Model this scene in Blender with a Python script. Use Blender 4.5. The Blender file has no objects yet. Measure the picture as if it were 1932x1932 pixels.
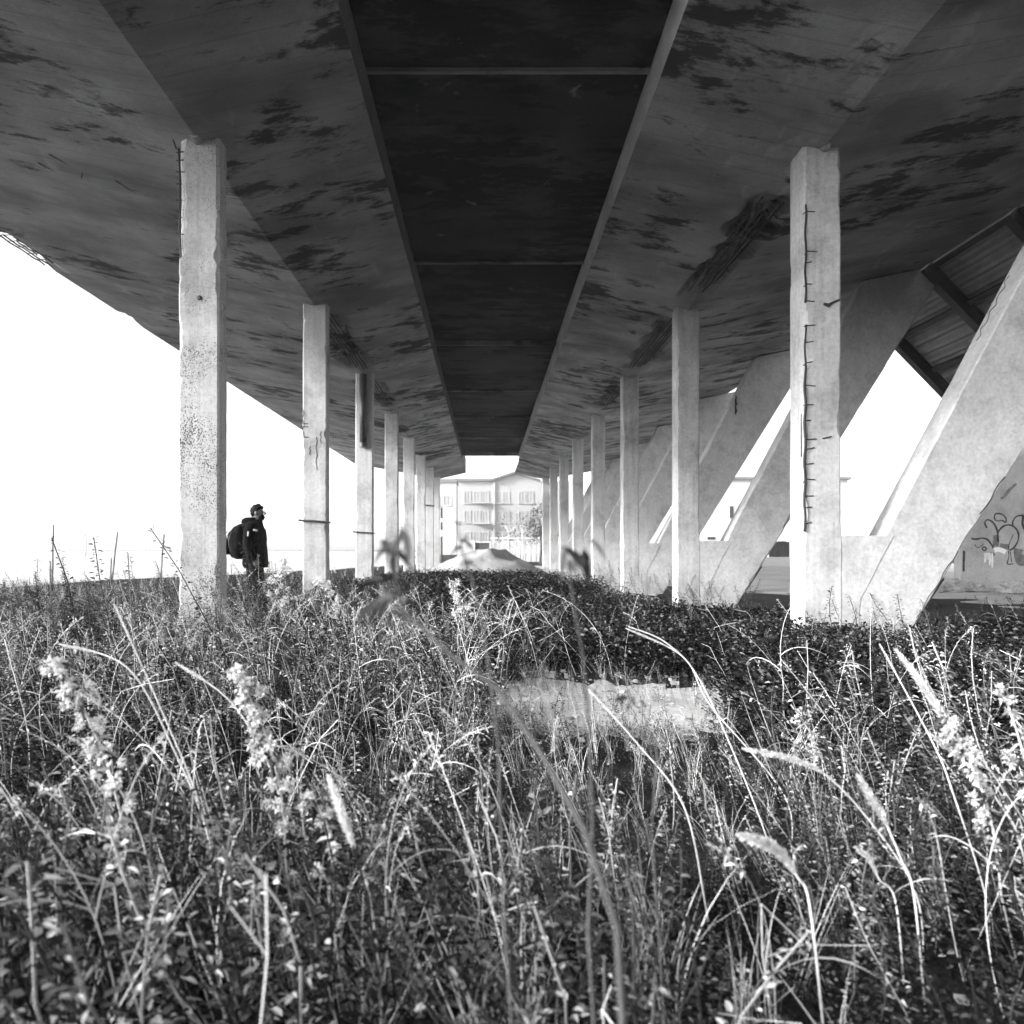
import bpy, bmesh, math, random
import numpy as np
from mathutils import Vector, Matrix, noise as mnoise

random.seed(7); rng = np.random.default_rng(7)
R = math.radians
scene = bpy.context.scene
C = scene.collection

# ------------------------------------------------------------------ camera
CAMZ = 1.05
cam_d = bpy.data.cameras.new('camera'); cam = bpy.data.objects.new('camera', cam_d); C.objects.link(cam)
cam.location = (0, 0, CAMZ); cam.rotation_euler = (R(90), 0, 0)
cam_d.sensor_width = 36; cam_d.lens = 27.0
cam_d.shift_x = 48/1932; cam_d.shift_y = 69/1932
cam_d.clip_start = 0.05; cam_d.clip_end = 3000
cam_d.dof.use_dof = True; cam_d.dof.focus_distance = 5.5; cam_d.dof.aperture_fstop = 3.4
scene.camera = cam

# ------------------------------------------------------------------ sky, sun, exposure
SUN_DIR = Vector((-0.91, -0.27, 0.37)).normalized()      # towards the sun
el = math.asin(SUN_DIR.z); az = math.atan2(SUN_DIR.x, SUN_DIR.y)
w = bpy.data.worlds.new('World'); scene.world = w; w.use_nodes = True
nt = w.node_tree; nt.nodes.clear()
sky = nt.nodes.new('ShaderNodeTexSky'); sky.sky_type = 'NISHITA'; sky.sun_disc = False
sky.sun_elevation = el; sky.sun_rotation = az; sky.air_density = 1.0; sky.dust_density = 1.5; sky.ozone_density = 1.0
bw = nt.nodes.new('ShaderNodeRGBToBW'); bg = nt.nodes.new('ShaderNodeBackground'); wo = nt.nodes.new('ShaderNodeOutputWorld')
bg.inputs['Strength'].default_value = 0.135
nt.links.new(sky.outputs[0], bw.inputs[0]); nt.links.new(bw.outputs[0], bg.inputs['Color']); nt.links.new(bg.outputs[0], wo.inputs['Surface'])
sl = bpy.data.lights.new('sun', 'SUN'); sun = bpy.data.objects.new('sun', sl); C.objects.link(sun)
sl.energy = 2.5; sl.angle = R(12); sl.color = (1, 1, 1)
sun.rotation_euler = SUN_DIR.to_track_quat('Z', 'Y').to_euler()
scene.view_settings.view_transform = 'Standard'; scene.view_settings.look = 'None'
scene.view_settings.gamma = 1; scene.view_settings.use_curve_mapping = False
scene.view_settings.exposure = 2.0
scene.render.engine = 'CYCLES'
scene.cycles.use_denoising = True
scene.cycles.max_bounces = 3; scene.cycles.diffuse_bounces = 2; scene.cycles.glossy_bounces = 1
scene.cycles.use_adaptive_sampling = True; scene.cycles.adaptive_threshold = 0.06
scene.cycles.transmission_bounces = 2; scene.cycles.volume_bounces = 0; scene.cycles.transparent_max_bounces = 4
scene.cycles.caustics_reflective = False; scene.cycles.caustics_refractive = False
HAZE = 0.0007

# ------------------------------------------------------------------ helpers
def tag(o, label=None, cat=None, group=None, kind=None):
    if label: o['label'] = label
    if cat: o['category'] = cat
    if group: o['group'] = group
    if kind: o['kind'] = kind
    return o

def empty(name, loc=(0, 0, 0), label=None, cat=None, group=None):
    o = bpy.data.objects.new(name, None); C.objects.link(o); o.location = loc
    return tag(o, label, cat, group)

def at(x, y, d):
    """point at depth d seen at 1932-px picture position x, y"""
    return Vector(((x-918)*d/1450, d, CAMZ+(1035-y)*d/1450))

class MB:
    def __init__(s): s.v = []; s.f = []
    def add(s, vs, fs):
        n = len(s.v); s.v += [tuple(v) for v in vs]; s.f += [tuple(i+n for i in f) for f in fs]
    def box(s, x0, x1, y0, y1, z0, z1):
        s.add([(x0,y0,z0),(x1,y0,z0),(x1,y1,z0),(x0,y1,z0),(x0,y0,z1),(x1,y0,z1),(x1,y1,z1),(x0,y1,z1)],
              [(3,2,1,0),(4,5,6,7),(0,1,5,4),(1,2,6,5),(2,3,7,6),(3,0,4,7)])
    def prism(s, poly, y0, y1):
        n = len(poly)
        s.add([(p[0], y0, p[1]) for p in poly]+[(p[0], y1, p[1]) for p in poly],
              [tuple(range(n)), tuple(range(2*n-1, n-1, -1))]+[(i, i+n, (i+1) % n+n, (i+1) % n) for i in range(n)])
    def rings(s, rings, cap=True):
        n = len(rings[0]); b = len(s.v)
        for r in rings: s.v += [tuple(p) for p in r]
        for k in range(len(rings)-1):
            for i in range(n):
                j = (i+1) % n
                s.f.append((b+k*n+i, b+k*n+j, b+(k+1)*n+j, b+(k+1)*n+i))
        if cap:
            s.f.append(tuple(b+i for i in range(n-1, -1, -1)))
            s.f.append(tuple(b+(len(rings)-1)*n+i for i in range(n)))
    def tube(s, pts, r, n=6):
        pts = [Vector(p) for p in pts]; rr = r if isinstance(r, (list, tuple)) else [r]*len(pts)
        out = []
        for i, p in enumerate(pts):
            t = (pts[min(i+1, len(pts)-1)]-pts[max(i-1, 0)]).normalized()
            a = t.cross(Vector((0, 1, 0.03)) if abs(t.y) < .9 else Vector((1, 0, 0))).normalized(); b = t.cross(a)
            out.append([p+(a*math.cos(q)+b*math.sin(q))*rr[i] for q in [2*math.pi*k/n for k in range(n)]])
        s.rings(out)
    def blob(s, c, rx, ry, rz, rough=.25, nu=10, nv=7, seed=0):
        out = []
        for j in range(1, nv):
            th = math.pi*j/nv; ring = []
            for i in range(nu):
                ph = 2*math.pi*i/nu; d = Vector((math.sin(th)*math.cos(ph), math.sin(th)*math.sin(ph), -math.cos(th)))
                k = 1+rough*mnoise.noise(d*1.6+Vector((seed*7.3, seed, 0)))
                ring.append((c[0]+d.x*rx*k, c[1]+d.y*ry*k, c[2]+d.z*rz*k))
            out.append(ring)
        s.rings(out)
    def build(s, name, mat, parent=None, smooth=False):
        me = bpy.data.meshes.new(name); me.from_pydata(s.v, [], s.f); me.validate()
        bm = bmesh.new(); bm.from_mesh(me); bmesh.ops.recalc_face_normals(bm, faces=bm.faces); bm.to_mesh(me); bm.free()
        if smooth: me.polygons.foreach_set('use_smooth', [True]*len(me.polygons))
        o = bpy.data.objects.new(name, me); C.objects.link(o); me.materials.append(mat)
        if parent is not None:
            o.parent = parent; o.matrix_parent_inverse = Matrix.Translation(parent.location).inverted()
        return o

def copy_tree(o, parent=None):
    c = o.copy(); C.objects.link(c); c.parent = parent
    for ch in o.children: copy_tree(ch, c)
    return c

# ------------------------------------------------------------------ materials
def new_mat(name):
    m = bpy.data.materials.new(name); m.use_nodes = True; t = m.node_tree
    b = t.nodes['Principled BSDF']; return m, t, b

def N(t, typ, **k):
    n = t.nodes.new(typ)
    for a, v in k.items():
        if a in n.inputs: n.inputs[a].default_value = v
        else: setattr(n, a, v)
    return n

def noise_n(t, vec, scale, detail=6, rough=.6, dist=0.0, stretch=None):
    if stretch:
        mp = N(t, 'ShaderNodeMapping'); mp.inputs['Scale'].default_value = stretch
        t.links.new(vec, mp.inputs['Vector']); vec = mp.outputs[0]
    n = N(t, 'ShaderNodeTexNoise'); n.inputs['Scale'].default_value = scale; n.inputs['Detail'].default_value = detail
    n.inputs['Roughness'].default_value = rough; n.inputs['Distortion'].default_value = dist
    t.links.new(vec, n.inputs['Vector']); return n.outputs['Fac']

def ramp(t, fac, stops):
    r = N(t, 'ShaderNodeValToRGB'); e = r.color_ramp.elements
    while len(e) > 1: e.remove(e[-1])
    for i, (p, v) in enumerate(stops):
        q = e[0] if i == 0 else e.new(p)
        q.position = p; q.color = (v, v, v, 1)
    t.links.new(fac, r.inputs[0]); return r.outputs[0]

def mix(t, a, b, fac, mode='MIX'):
    m = N(t, 'ShaderNodeMix', data_type='RGBA', blend_type=mode)
    for s, i in ((a, 6), (b, 7), (fac, 0)):
        if isinstance(s, (int, float)): m.inputs[i].default_value = s if i == 0 else (s, s, s, 1)
        else: t.links.new(s, m.inputs[i])
    return m.outputs[2]

def bump(t, b, h, strength=.4, dist=.01):
    n = N(t, 'ShaderNodeBump'); n.inputs['Strength'].default_value = strength; n.inputs['Distance'].default_value = dist
    t.links.new(h, n.inputs['Height']); t.links.new(n.outputs[0], b.inputs['Normal'])

def concrete(name, lo, hi, streak=(1, 1, 1), sscale=4, stain=.5, stain_v=.3, pits=0.0, rough=.9, stain_stretch=None, stain_scale=.9):
    m, t, b = new_mat(name); pos = N(t, 'ShaderNodeNewGeometry').outputs['Position']
    n1 = noise_n(t, pos, sscale, 9, .72, .05, streak)
    col = ramp(t, n1, [(.28, lo), (.72, hi)])
    n2 = noise_n(t, pos, stain_scale, 9, .68, .25, stain_stretch)
    col = mix(t, col, ramp(t, n2, [(stain-.06, stain_v), (stain+.12, 1.0)]), 1.0, 'MULTIPLY')
    n4 = noise_n(t, pos, 26, 4, .7)
    col = mix(t, col, ramp(t, n4, [(.3, .72), (.6, 1.08)]), .7, 'MULTIPLY')
    h = n4
    if pits:
        v = N(t, 'ShaderNodeTexVoronoi'); v.inputs['Scale'].default_value = 58; t.links.new(pos, v.inputs['Vector'])
        n3 = noise_n(t, pos, 2.2, 6, .7)
        thr = N(t, 'ShaderNodeMath', operation='MULTIPLY'); t.links.new(ramp(t, n3, [(.36, 0.03), (.70, .34)]), thr.inputs[0]); thr.inputs[1].default_value = pits
        lt = N(t, 'ShaderNodeMath', operation='LESS_THAN'); t.links.new(v.outputs['Distance'], lt.inputs[0]); t.links.new(thr.outputs[0], lt.inputs[1])
        col = mix(t, col, .07, lt.outputs[0])
    t.links.new(col, b.inputs['Base Color']); b.inputs['Roughness'].default_value = rough
    b.inputs['Specular IOR Level'].default_value = .1
    bump(t, b, mix(t, h, n1, .5), .5, .012)
    return m

def plain(name, v, rough=.7, metal=0, var=.35, scale=9, spec=.4):
    m, t, b = new_mat(name); pos = N(t, 'ShaderNodeNewGeometry').outputs['Position']
    n1 = noise_n(t, pos, scale, 6, .6)
    t.links.new(ramp(t, n1, [(.3, v*(1-var)), (.7, v*(1+var))]), b.inputs['Base Color'])
    b.inputs['Roughness'].default_value = rough; b.inputs['Metallic'].default_value = metal; b.inputs['Specular IOR Level'].default_value = spec
    bump(t, b, n1, .2, .01)
    return m

M = {}
M['column'] = concrete('column_concrete', .42, .63, (1, 1, .06), 13, .40, .55, pits=.7)
M['column_pitted'] = concrete('column_pitted_concrete', .33, .52, (1, 1, .06), 13, .38, .6, pits=1.5)
M['arm'] = concrete('arm_concrete', .47, .62, (1, 1, .35), 5, .40, .72, pits=.35, stain_scale=2.6)
def peeled(name, base, patch_v, thr=.55, light=None):
    """smooth cast concrete with sharp-edged dark peeled patches, damp stains and fine board scratches"""
    m, t, b = new_mat(name); pos = N(t, 'ShaderNodeNewGeometry').outputs['Position']
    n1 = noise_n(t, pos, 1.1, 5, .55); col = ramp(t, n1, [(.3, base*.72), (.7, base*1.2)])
    damp = noise_n(t, pos, .55, 6, .6, .4, (.7, 1.2, 1)); col = mix(t, col, ramp(t, damp, [(.38, .55), (.56, 1.0)]), 1.0, 'MULTIPLY')
    pa = noise_n(t, pos, 1.9, 14, .72, .15, (.62, 1.3, 1)); lowf = noise_n(t, pos, .33, 3, .5)
    sm = N(t, 'ShaderNodeMath', operation='MULTIPLY_ADD'); t.links.new(lowf, sm.inputs[0]); sm.inputs[1].default_value = .55; t.links.new(pa, sm.inputs[2])
    s2 = N(t, 'ShaderNodeMath', operation='SUBTRACT'); t.links.new(sm.outputs[0], s2.inputs[0]); s2.inputs[1].default_value = .275
    col = mix(t, col, ramp(t, s2.outputs[0], [(thr-.02, 1.0), (thr+.02, (1+patch_v)/2), (thr+.05, patch_v)]), 1.0, 'MULTIPLY')
    dr = noise_n(t, pos, 2.4, 7, .6, .6, (1.6, .5, 1)); col = mix(t, col, ramp(t, dr, [(.58, 1.0), (.72, 1.45)]), .7, 'MULTIPLY')
    pb = noise_n(t, pos, 5.0, 10, .7, .3, (.4, 1.7, 1)); col = mix(t, col, ramp(t, pb, [(.64, 1.0), (.68, patch_v*1.6)]), .8, 'MULTIPLY')
    sc = noise_n(t, pos, 9, 8, .75, 0, (.12, 2.6, 1)); col = mix(t, col, ramp(t, sc, [(.30, .62), (.42, 1.0), (.66, 1.0), (.72, 1.35)]), .8, 'MULTIPLY')
    sep = N(t, 'ShaderNodeSeparateXYZ'); t.links.new(pos, sep.inputs[0])   # board marks of the formwork, about 0.3 m apart
    fr = N(t, 'ShaderNodeMath', operation='PINGPONG'); t.links.new(sep.outputs['Y'], fr.inputs[0]); fr.inputs[1].default_value = .15
    col = mix(t, col, ramp(t, fr.outputs[0], [(0, .72), (.008, .8), (.012, 1.0)]), .7, 'MULTIPLY')
    gr = noise_n(t, pos, 45, 4, .7); col = mix(t, col, ramp(t, gr, [(.3, .75), (.65, 1.12)]), .6, 'MULTIPLY')
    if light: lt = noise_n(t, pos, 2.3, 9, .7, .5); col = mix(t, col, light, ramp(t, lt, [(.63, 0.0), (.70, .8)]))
    t.links.new(col, b.inputs['Base Color']); b.inputs['Roughness'].default_value = .92; b.inputs['Specular IOR Level'].default_value = .08
    bump(t, b, mix(t, pa, pb, .5), .6, .02)
    return m
M['soffit'] = peeled('soffit_concrete', .37, .20)
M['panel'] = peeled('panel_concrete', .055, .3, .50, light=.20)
M['rib'] = peeled('joint_concrete', .26, .4)
M['edge_shaded'] = concrete('shaded_edge_concrete', .10, .17, (1, .4, 1), 5, .4, .7)  # darker copy of edge_concrete: shade painted into the left slab sides
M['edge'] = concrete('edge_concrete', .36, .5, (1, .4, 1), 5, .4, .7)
M['rebar'] = plain('rusty_rebar', .035, .8, 0)
M['pipe'] = plain('drain_pipe', .06, .45, 0)
M['pale_pipe'] = plain('pipe_stub_grey', .35, .6)
M['wood'] = plain('weathered_wood', .16, .85)
M['cloth'] = plain('dark_cloth', .005, .9, var=.3, scale=20, spec=.05)
M['trouser'] = plain('trouser_cloth', .008, .9, var=.3, scale=20, spec=.05)
M['bag'] = plain('bag_cloth', .008, .9, var=.5, scale=20, spec=.08)
M['bagtrim'] = plain('bag_trim', .08, .5)
M['label_white'] = plain('white_patch', .7, .6, var=.05)
M['skin'] = plain('skin', .13, .55, var=.1)
M['hair'] = plain('hair', .005, .8, var=.4, scale=60, spec=.1)
M['facade'] = concrete('facade_plaster', .43, .47, (1, 1, 1), 2, .3, .9)
M['trim'] = plain('facade_trim', .52, .8, var=.05)
M['plaster'] = concrete('pale_plaster', .5, .6, (1, 1, 1), 2, .3, .8)
M['plaster_white'] = concrete('white_plaster', .68, .76, (1, 1, 1), 2, .3, .9)
M['graffwall'] = concrete('yard_wall_render', .38, .50, (1, 1, .5), 2, .42, .7, stain_scale=.7)
M['paint'] = plain('black_paint', .02, .6)
M['paint_grey'] = plain('grey_paint', .14, .6, var=.5)
M['paint_white'] = plain('white_paint', .78, .6, var=.05)
M['glass'] = plain('window_glass', .05, .15)
M['hazy_window'] = plain('hazy_window', .38, .6, var=.1)  # far windows, like their trim, paled in colour to imitate haze
M['roof'] = plain('roof_tiles', .2, .8)
M['canopy'] = plain('canopy_sheet', .34, .5, 0, var=.25, scale=3)
M['steel'] = plain('dark_steel', .05, .6)
M['gate'] = plain('dark_gate', .06, .6)
M['sand'] = concrete('sand', .42, .62, (1, 1, 1), 18, .40, .7)
M['heap'] = concrete('heap_sand', .26, .38, (1, 1, 1), 6, .40, .7)
M['stone'] = plain('rubble_stone', .35, .9, var=.4, scale=14)
M['bark'] = plain('bark', .06, .9)

def leaf_mat(name, lo, hi, trans=.25, rough=.6, spec=.08, mid=None):
    m, t, b = new_mat(name)
    a = N(t, 'ShaderNodeAttribute'); a.attribute_name = 'tone'
    col = ramp(t, a.outputs['Fac'], [(0, lo), (.4, lo+(hi-lo)*.05), (.65, lo+(hi-lo)*.22), (.86, lo+(hi-lo)*.72), (1, hi)] if mid is None else [(0, lo), (.5, mid), (1, hi)])
    t.links.new(col, b.inputs['Base Color']); b.inputs['Roughness'].default_value = rough
    b.inputs['Specular IOR Level'].default_value = spec
    tr = N(t, 'ShaderNodeBsdfTranslucent'); t.links.new(col, tr.inputs['Color'])
    ms = N(t, 'ShaderNodeMixShader'); ms.inputs[0].default_value = trans
    out = t.nodes['Material Output']
    t.links.new(b.outputs[0], ms.inputs[1]); t.links.new(tr.outputs[0], ms.inputs[2]); t.links.new(ms.outputs[0], out.inputs['Surface'])
    return m
M['leaf'] = leaf_mat('weed_leaf', .006, .6, .1)
M['darkleaf'] = leaf_mat('dark_weed_leaf', .004, .16, .08)
M['straw'] = leaf_mat('dry_grass', .12, .82, .1, .6, mid=.48)
M['fluff'] = leaf_mat('seed_fluff', .5, .85, .3, .8, .1, mid=.7)
M['grit'] = leaf_mat('grit', .2, .55, 0, .9, .1, mid=.4)
M['treeleaf'] = leaf_mat('tree_leaf', .06, .2)
M['hazyleaf'] = leaf_mat('haze_paled_leaf', .6, .8, .3, mid=.7)  # haze painted into the crowns of the left field trees

# ground: dark soil with scattered litter
m, t, b = new_mat('ground_soil'); pos = N(t, 'ShaderNodeNewGeometry').outputs['Position']
n1 = noise_n(t, pos, 1.3, 9, .65, .3); n2 = noise_n(t, pos, 40, 4, .7)
col = mix(t, ramp(t, n1, [(.3, .012), (.7, .04)]), ramp(t, n2, [(.35, .5), (.65, 1.4)]), .8, 'MULTIPLY')
t.links.new(col, b.inputs['Base Color']); b.inputs['Roughness'].default_value = .95; b.inputs['Specular IOR Level'].default_value = .05; bump(t, b, n2, .6, .03); M['soil'] = m
m, t, b = new_mat('gravel'); pos = N(t, 'ShaderNodeNewGeometry').outputs['Position']
n1 = noise_n(t, pos, .9, 9, .65, .3, (.6, 1.6, 1)); n2 = noise_n(t, pos, 30, 5, .75)
col = mix(t, ramp(t, n1, [(.3, .28), (.7, .48)]), ramp(t, n2, [(.35, .6), (.65, 1.25)]), .8, 'MULTIPLY')
t.links.new(col, b.inputs['Base Color']); b.inputs['Roughness'].default_value = .95; bump(t, b, n2, .6, .03); M['gravel'] = m
M['field'] = concrete('pale_field', .42, .54, (1, 1, 1), .6, .4, .8, stain_scale=.3)

# ------------------------------------------------------------------ ground
def gz(x, y):
    near = max(0, 1-max(0, y-6)/40)
    z = .05*mnoise.noise(Vector((x*.35, y*.35, 0)))+.02*mnoise.noise(Vector((x*1.3, y*1.3, 3)))
    fade = min(1, max(0, (x+11)/3))*min(1, max(0, (14-x)/3))*min(1, max(0, (52-y)/8))
    z = z*fade-.02*(1-fade)
    return z
mb = MB()
def steps(a, e, d): return [a+d*i for i in range(int(round((e-a)/d)))]
xs = [-400, -250, -150, -90, -60, -40, -25]+steps(-14, -9, .7)+steps(-9, 10, .22)+steps(10, 16, .7)+[16, 25, 40, 60, 90, 150, 250, 400]
ys = [-400, -200, -80, -30, -12, -5]+steps(-2, 0, .5)+steps(0, 16, .22)+steps(16, 54, .8)+[54, 60, 75, 100, 140, 200, 280, 400]
g = [(x, y, gz(x, y)) for y in ys for x in xs]; W = len(xs)
mb.add(g, [(j*W+i, j*W+i+1, (j+1)*W+i+1, (j+1)*W+i) for j in range(len(ys)-1) for i in range(W-1)])
tag(mb.build('ground', M['soil'], smooth=True), 'dark soil under the weeds and the fields beyond', kind='structure')

def patch(name, outline, mat, label, dz=.02, kind='structure'):
    """irregular ground sheet lying on the terrain"""
    cx = sum(p[0] for p in outline)/len(outline); cy = sum(p[1] for p in outline)/len(outline)
    mb = MB(); n = len(outline); K = 10; vs = []
    for k in range(K+1):
        f = k/K
        for p in outline:
            x = cx+(p[0]-cx)*f; y = cy+(p[1]-cy)*f
            vs.append((x, y, gz(x, y)+dz*(1.0-.9*f**4)+(.012 if dz > .03 else .003)*mnoise.noise(Vector((x*2, y*2, 9)))))
    fs = [(k*n+i, (k+1)*n+i, (k+1)*n+(i+1) % n, k*n+(i+1) % n) for k in range(K) for i in range(n)]
    mb.add(vs, fs)
    return tag(mb.build(name, mat, smooth=True), label, kind=kind)
def wobble(x0, x1, y0, y1, n=60, amp=.12, seed=0):
    out = []
    for i in range(n):
        a = 2*math.pi*i/n; c, s = math.cos(a), math.sin(a)
        k = (abs(c)**3+abs(s)**3)**(-1/3)*(1+amp*mnoise.noise(Vector((c*2+seed, s*2, seed)))+.6*amp*mnoise.noise(Vector((c*7+seed, s*7, seed))))
        out.append(((x0+x1)/2+c*k*(x1-x0)/2, (y0+y1)/2+s*k*(y1-y0)/2))
    return out
PATH = (-.1, 1.75, 4.1, 6.3)
def ragged(cx, cy, rx, ry, n, amp, seed):
    out = []
    for i in range(n):
        a = 2*math.pi*i/n; v = Vector((math.cos(a), math.sin(a), seed))
        k = 1+amp*(mnoise.noise(v*1.7)+.7*mnoise.noise(v*4.1)+.45*mnoise.noise(v*9.3)+.3*mnoise.noise(v*21))
        out.append((cx+math.cos(a)*rx*k, cy+math.sin(a)*ry*k))
    return out
patch('path', ragged(.85, 5.1, 1.05, .98, 260, .36, 3), M['sand'], 'bare pale sandy patch between the weeds', .008)
YARD = (4.3, 60, 8.3, 55)
patch('gravel_yard', wobble(*YARD, n=140, amp=.01, seed=2), M['gravel'], 'pale gravel yard right of the columns', .045)
patch('field', wobble(-330, -9.5, -120, 330, n=160, amp=.01, seed=5), M['field'], 'pale hazy field left of the deck', .04)
patch('field', ragged(-26, 62, 21.3, 45, 160, .02, 4), M['field'], 'pale hazy field edge along the left columns', .055)
patch('gravel_strip', wobble(-2.0, 4.6, 13.6, 48, n=100, amp=.06, seed=3), M['gravel'], 'pale gravel strip under the deck', .04)

# ------------------------------------------------------------------ lofted concrete members
def loft_member(mb, stations, nside=5, bite=.02, thr=.18, seed=0, extra=None, chamfer=.018):
    """stations: list of 4 corners (ccw) each; broken, chamfered arrises"""
    rings = []
    for k, cs in enumerate(stations):
        cs = [Vector(c) for c in cs]; ctr = sum(cs, Vector())/4; ring = []
        for i in range(4):
            a, bq = cs[i], cs[(i+1) % 4]; L = (bq-a).length
            ka = chamfer; kb = chamfer
            for e, (c, j) in enumerate(((a, i), (bq, (i+1) % 4))):
                nz = mnoise.noise(Vector((seed*13.1+j*5.7, c.z*2.2, c.x*.7)))+.5*mnoise.noise(Vector((seed*3.1+j*9.7, c.z*9, 1)))
                bt = chamfer+max(0, nz-thr)*bite*4
                if extra: bt = max(.003, bt+extra(j, c))
                if e == 0: ka = bt
                else: kb = bt
            fa, fb = min(.45, ka/L), min(.45, kb/L)
            for s in range(nside):
                u = fa+(1-fa-fb)*s/(nside-1); p = a.lerp(bq, u)
                rough = .0025*mnoise.noise(p*6+Vector((seed, 0, 0)))
                ring.append(p+(p-ctr).normalized()*rough)
        rings.append(ring)
    mb.rings(rings)

CW, CD = .40, .36
def column_mesh(xc, yf, z1, seed, extra=None, dz=.07, bite=.02, mat=None, parent=None, name='shaft', w=CW, CD=CD):
    mb = MB(); n = int((z1+.35)/dz); st = []
    for k in range(n+1):
        z = -.35+(z1+.35)*k/n
        ww = w*(1+.012*mnoise.noise(Vector((seed, z*.8, 0))))
        x0, x1 = xc-ww/2, xc+ww/2
        st.append([(x0, yf, z), (x1, yf, z), (x1, yf+CD, z), (x0, yf+CD, z)])
    loft_member(mb, st, seed=seed, extra=extra, bite=bite)
    return mb.build(name, mat, parent)

def ring_strap(xc, yf, z, parent, wire=.016, ext=.05):
    mb = MB(); a = CW/2+.012
    mb.tube([(xc-a-ext, yf-.02, z+.02), (xc, yf-.022, z+.005), (xc+a+ext*.6, yf-.02, z-.015)], wire, 6)
    mb.tube([(xc-a, yf-.02, z+.02), (xc-a, yf+LCD+.02, z+.02)], wire*.7, 5)
    mb.tube([(xc+a, yf-.02, z-.012), (xc+a, yf+LCD+.02, z-.01)], wire*.7, 5)
    return mb.build('strap', M['rebar'], parent)

LX, RX = -2.85, 3.39
LCD = .25
ZCREASE = 5.08
LROW = [7.60+5.13*k for k in range(8)]
RROW = [7.75+5.15*k for k in range(8)]
ordw = ['nearest', 'second', 'third', 'fourth', 'fifth', 'sixth', 'seventh', 'farthest']

# left row -------------------------------------------------------------
llabel = ['nearest left concrete column, pitted face with its upper left edge broken to the rebar',
          'second left concrete column, cracked, with a dark iron strap low on its shaft',
          'third left concrete column carrying a short dark drainpipe under the deck',
          'fourth left concrete column from the camera, plain and pale',
          'fifth left concrete column from the camera, in the left row',
          'sixth left concrete column from the camera, under the deck',
          'seventh left concrete column from the camera, near the far opening',
          'farthest left concrete column beside the far opening']
for k, yf in enumerate(LROW):
    root = empty('concrete_column', (LX, yf+CD/2, 0), llabel[k], 'column', 'left row of columns under the deck')
    ex = None
    if k == 0:
        def ex(j, c):
            if j == 0 and c.z > 3.95: return .05+.03*mnoise.noise(Vector((c.z*5, 2, 0)))
            if j == 0 and 3.0 < c.z < 3.3: return .02
            if j == 1 and c.z > 4.4: return .012
            return 0
    sh = column_mesh(LX, yf, ZCREASE+.15, k+1, ex, .05 if k < 2 else .12, .022, M['column_pitted'] if k == 0 else M['column'], root, CD=LCD)
    if k == 0:
        mb = MB(); x = LX-CW/2+.012; y = yf+.012
        mb.tube([(x-.012, y, 5.02), (x+.004, y, 4.6), (x-.004, y, 4.2), (x+.01, y, 3.9)], .011, 6)
        for z in (4.98, 4.9, 4.78, 4.66, 4.5, 4.33, 4.16, 4.02):
            e = random.uniform(.02, .07)
            mb.tube([(x-.035, y-.004, z+random.uniform(-.01, .02)), (x+e, y-.008, z)], .006, 5)
        mb.tube([(x-.03, y-.01, 5.0), (x-.06, y-.02, 5.09)], .008, 5)
        mb.build('exposed_rebar', M['rebar'], sh)
        mb = MB(); mb.tube([(LX-.01, yf-.10, 5.10), (LX-.01, yf-.02, 5.085), (LX, yf+.1, 5.09)], .045, 12); mb.build('pipe_stub', M['pale_pipe'], root)
        mb = MB(); mb.blob((LX+.01, yf+.004, 3.53), .03, .012, .028, seed=4); mb.build('hole_plug', M['rebar'], root)
    if k == 1:
        ring_strap(LX, yf, 1.50, root)
        mb = MB()
        for x0, za, zb in ((LX+.03, 2.9, 2.35), (LX-.08, 2.75, 2.6), (LX+.1, 3.0, 2.8), (LX-.19, 3.35, 2.9)):
            pts = [(x0+.012*math.sin(i*2.1), yf-.001, za+(zb-za)*i/7) for i in range(8)]
            mb.tube(pts, .005, 5)
        for z in (3.12, 3.07, 2.9): mb.tube([(LX-.2, yf-.004, z), (LX-.11, yf-.004, z)], .006, 5)
        mb.build('exposed_rebar', M['rebar'], sh)
    if k == 2:
        ring_strap(LX, yf, 1.42, root)
        mb = MB(); mb.tube([(LX-.01, yf-.085, 5.08), (LX-.01, yf-.085, 3.45)], .083, 14)
        p = mb.build('drainpipe', M['pipe'], root, True)
        mb = MB(); mb.tube([(LX-.01, yf-.085, 3.50), (LX-.01, yf-.085, 3.40)], .094, 14); mb.build('collar', M['pipe'], p)
    if k == 6: ring_strap(LX, yf, 3.2, root, .03, .06)

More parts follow.
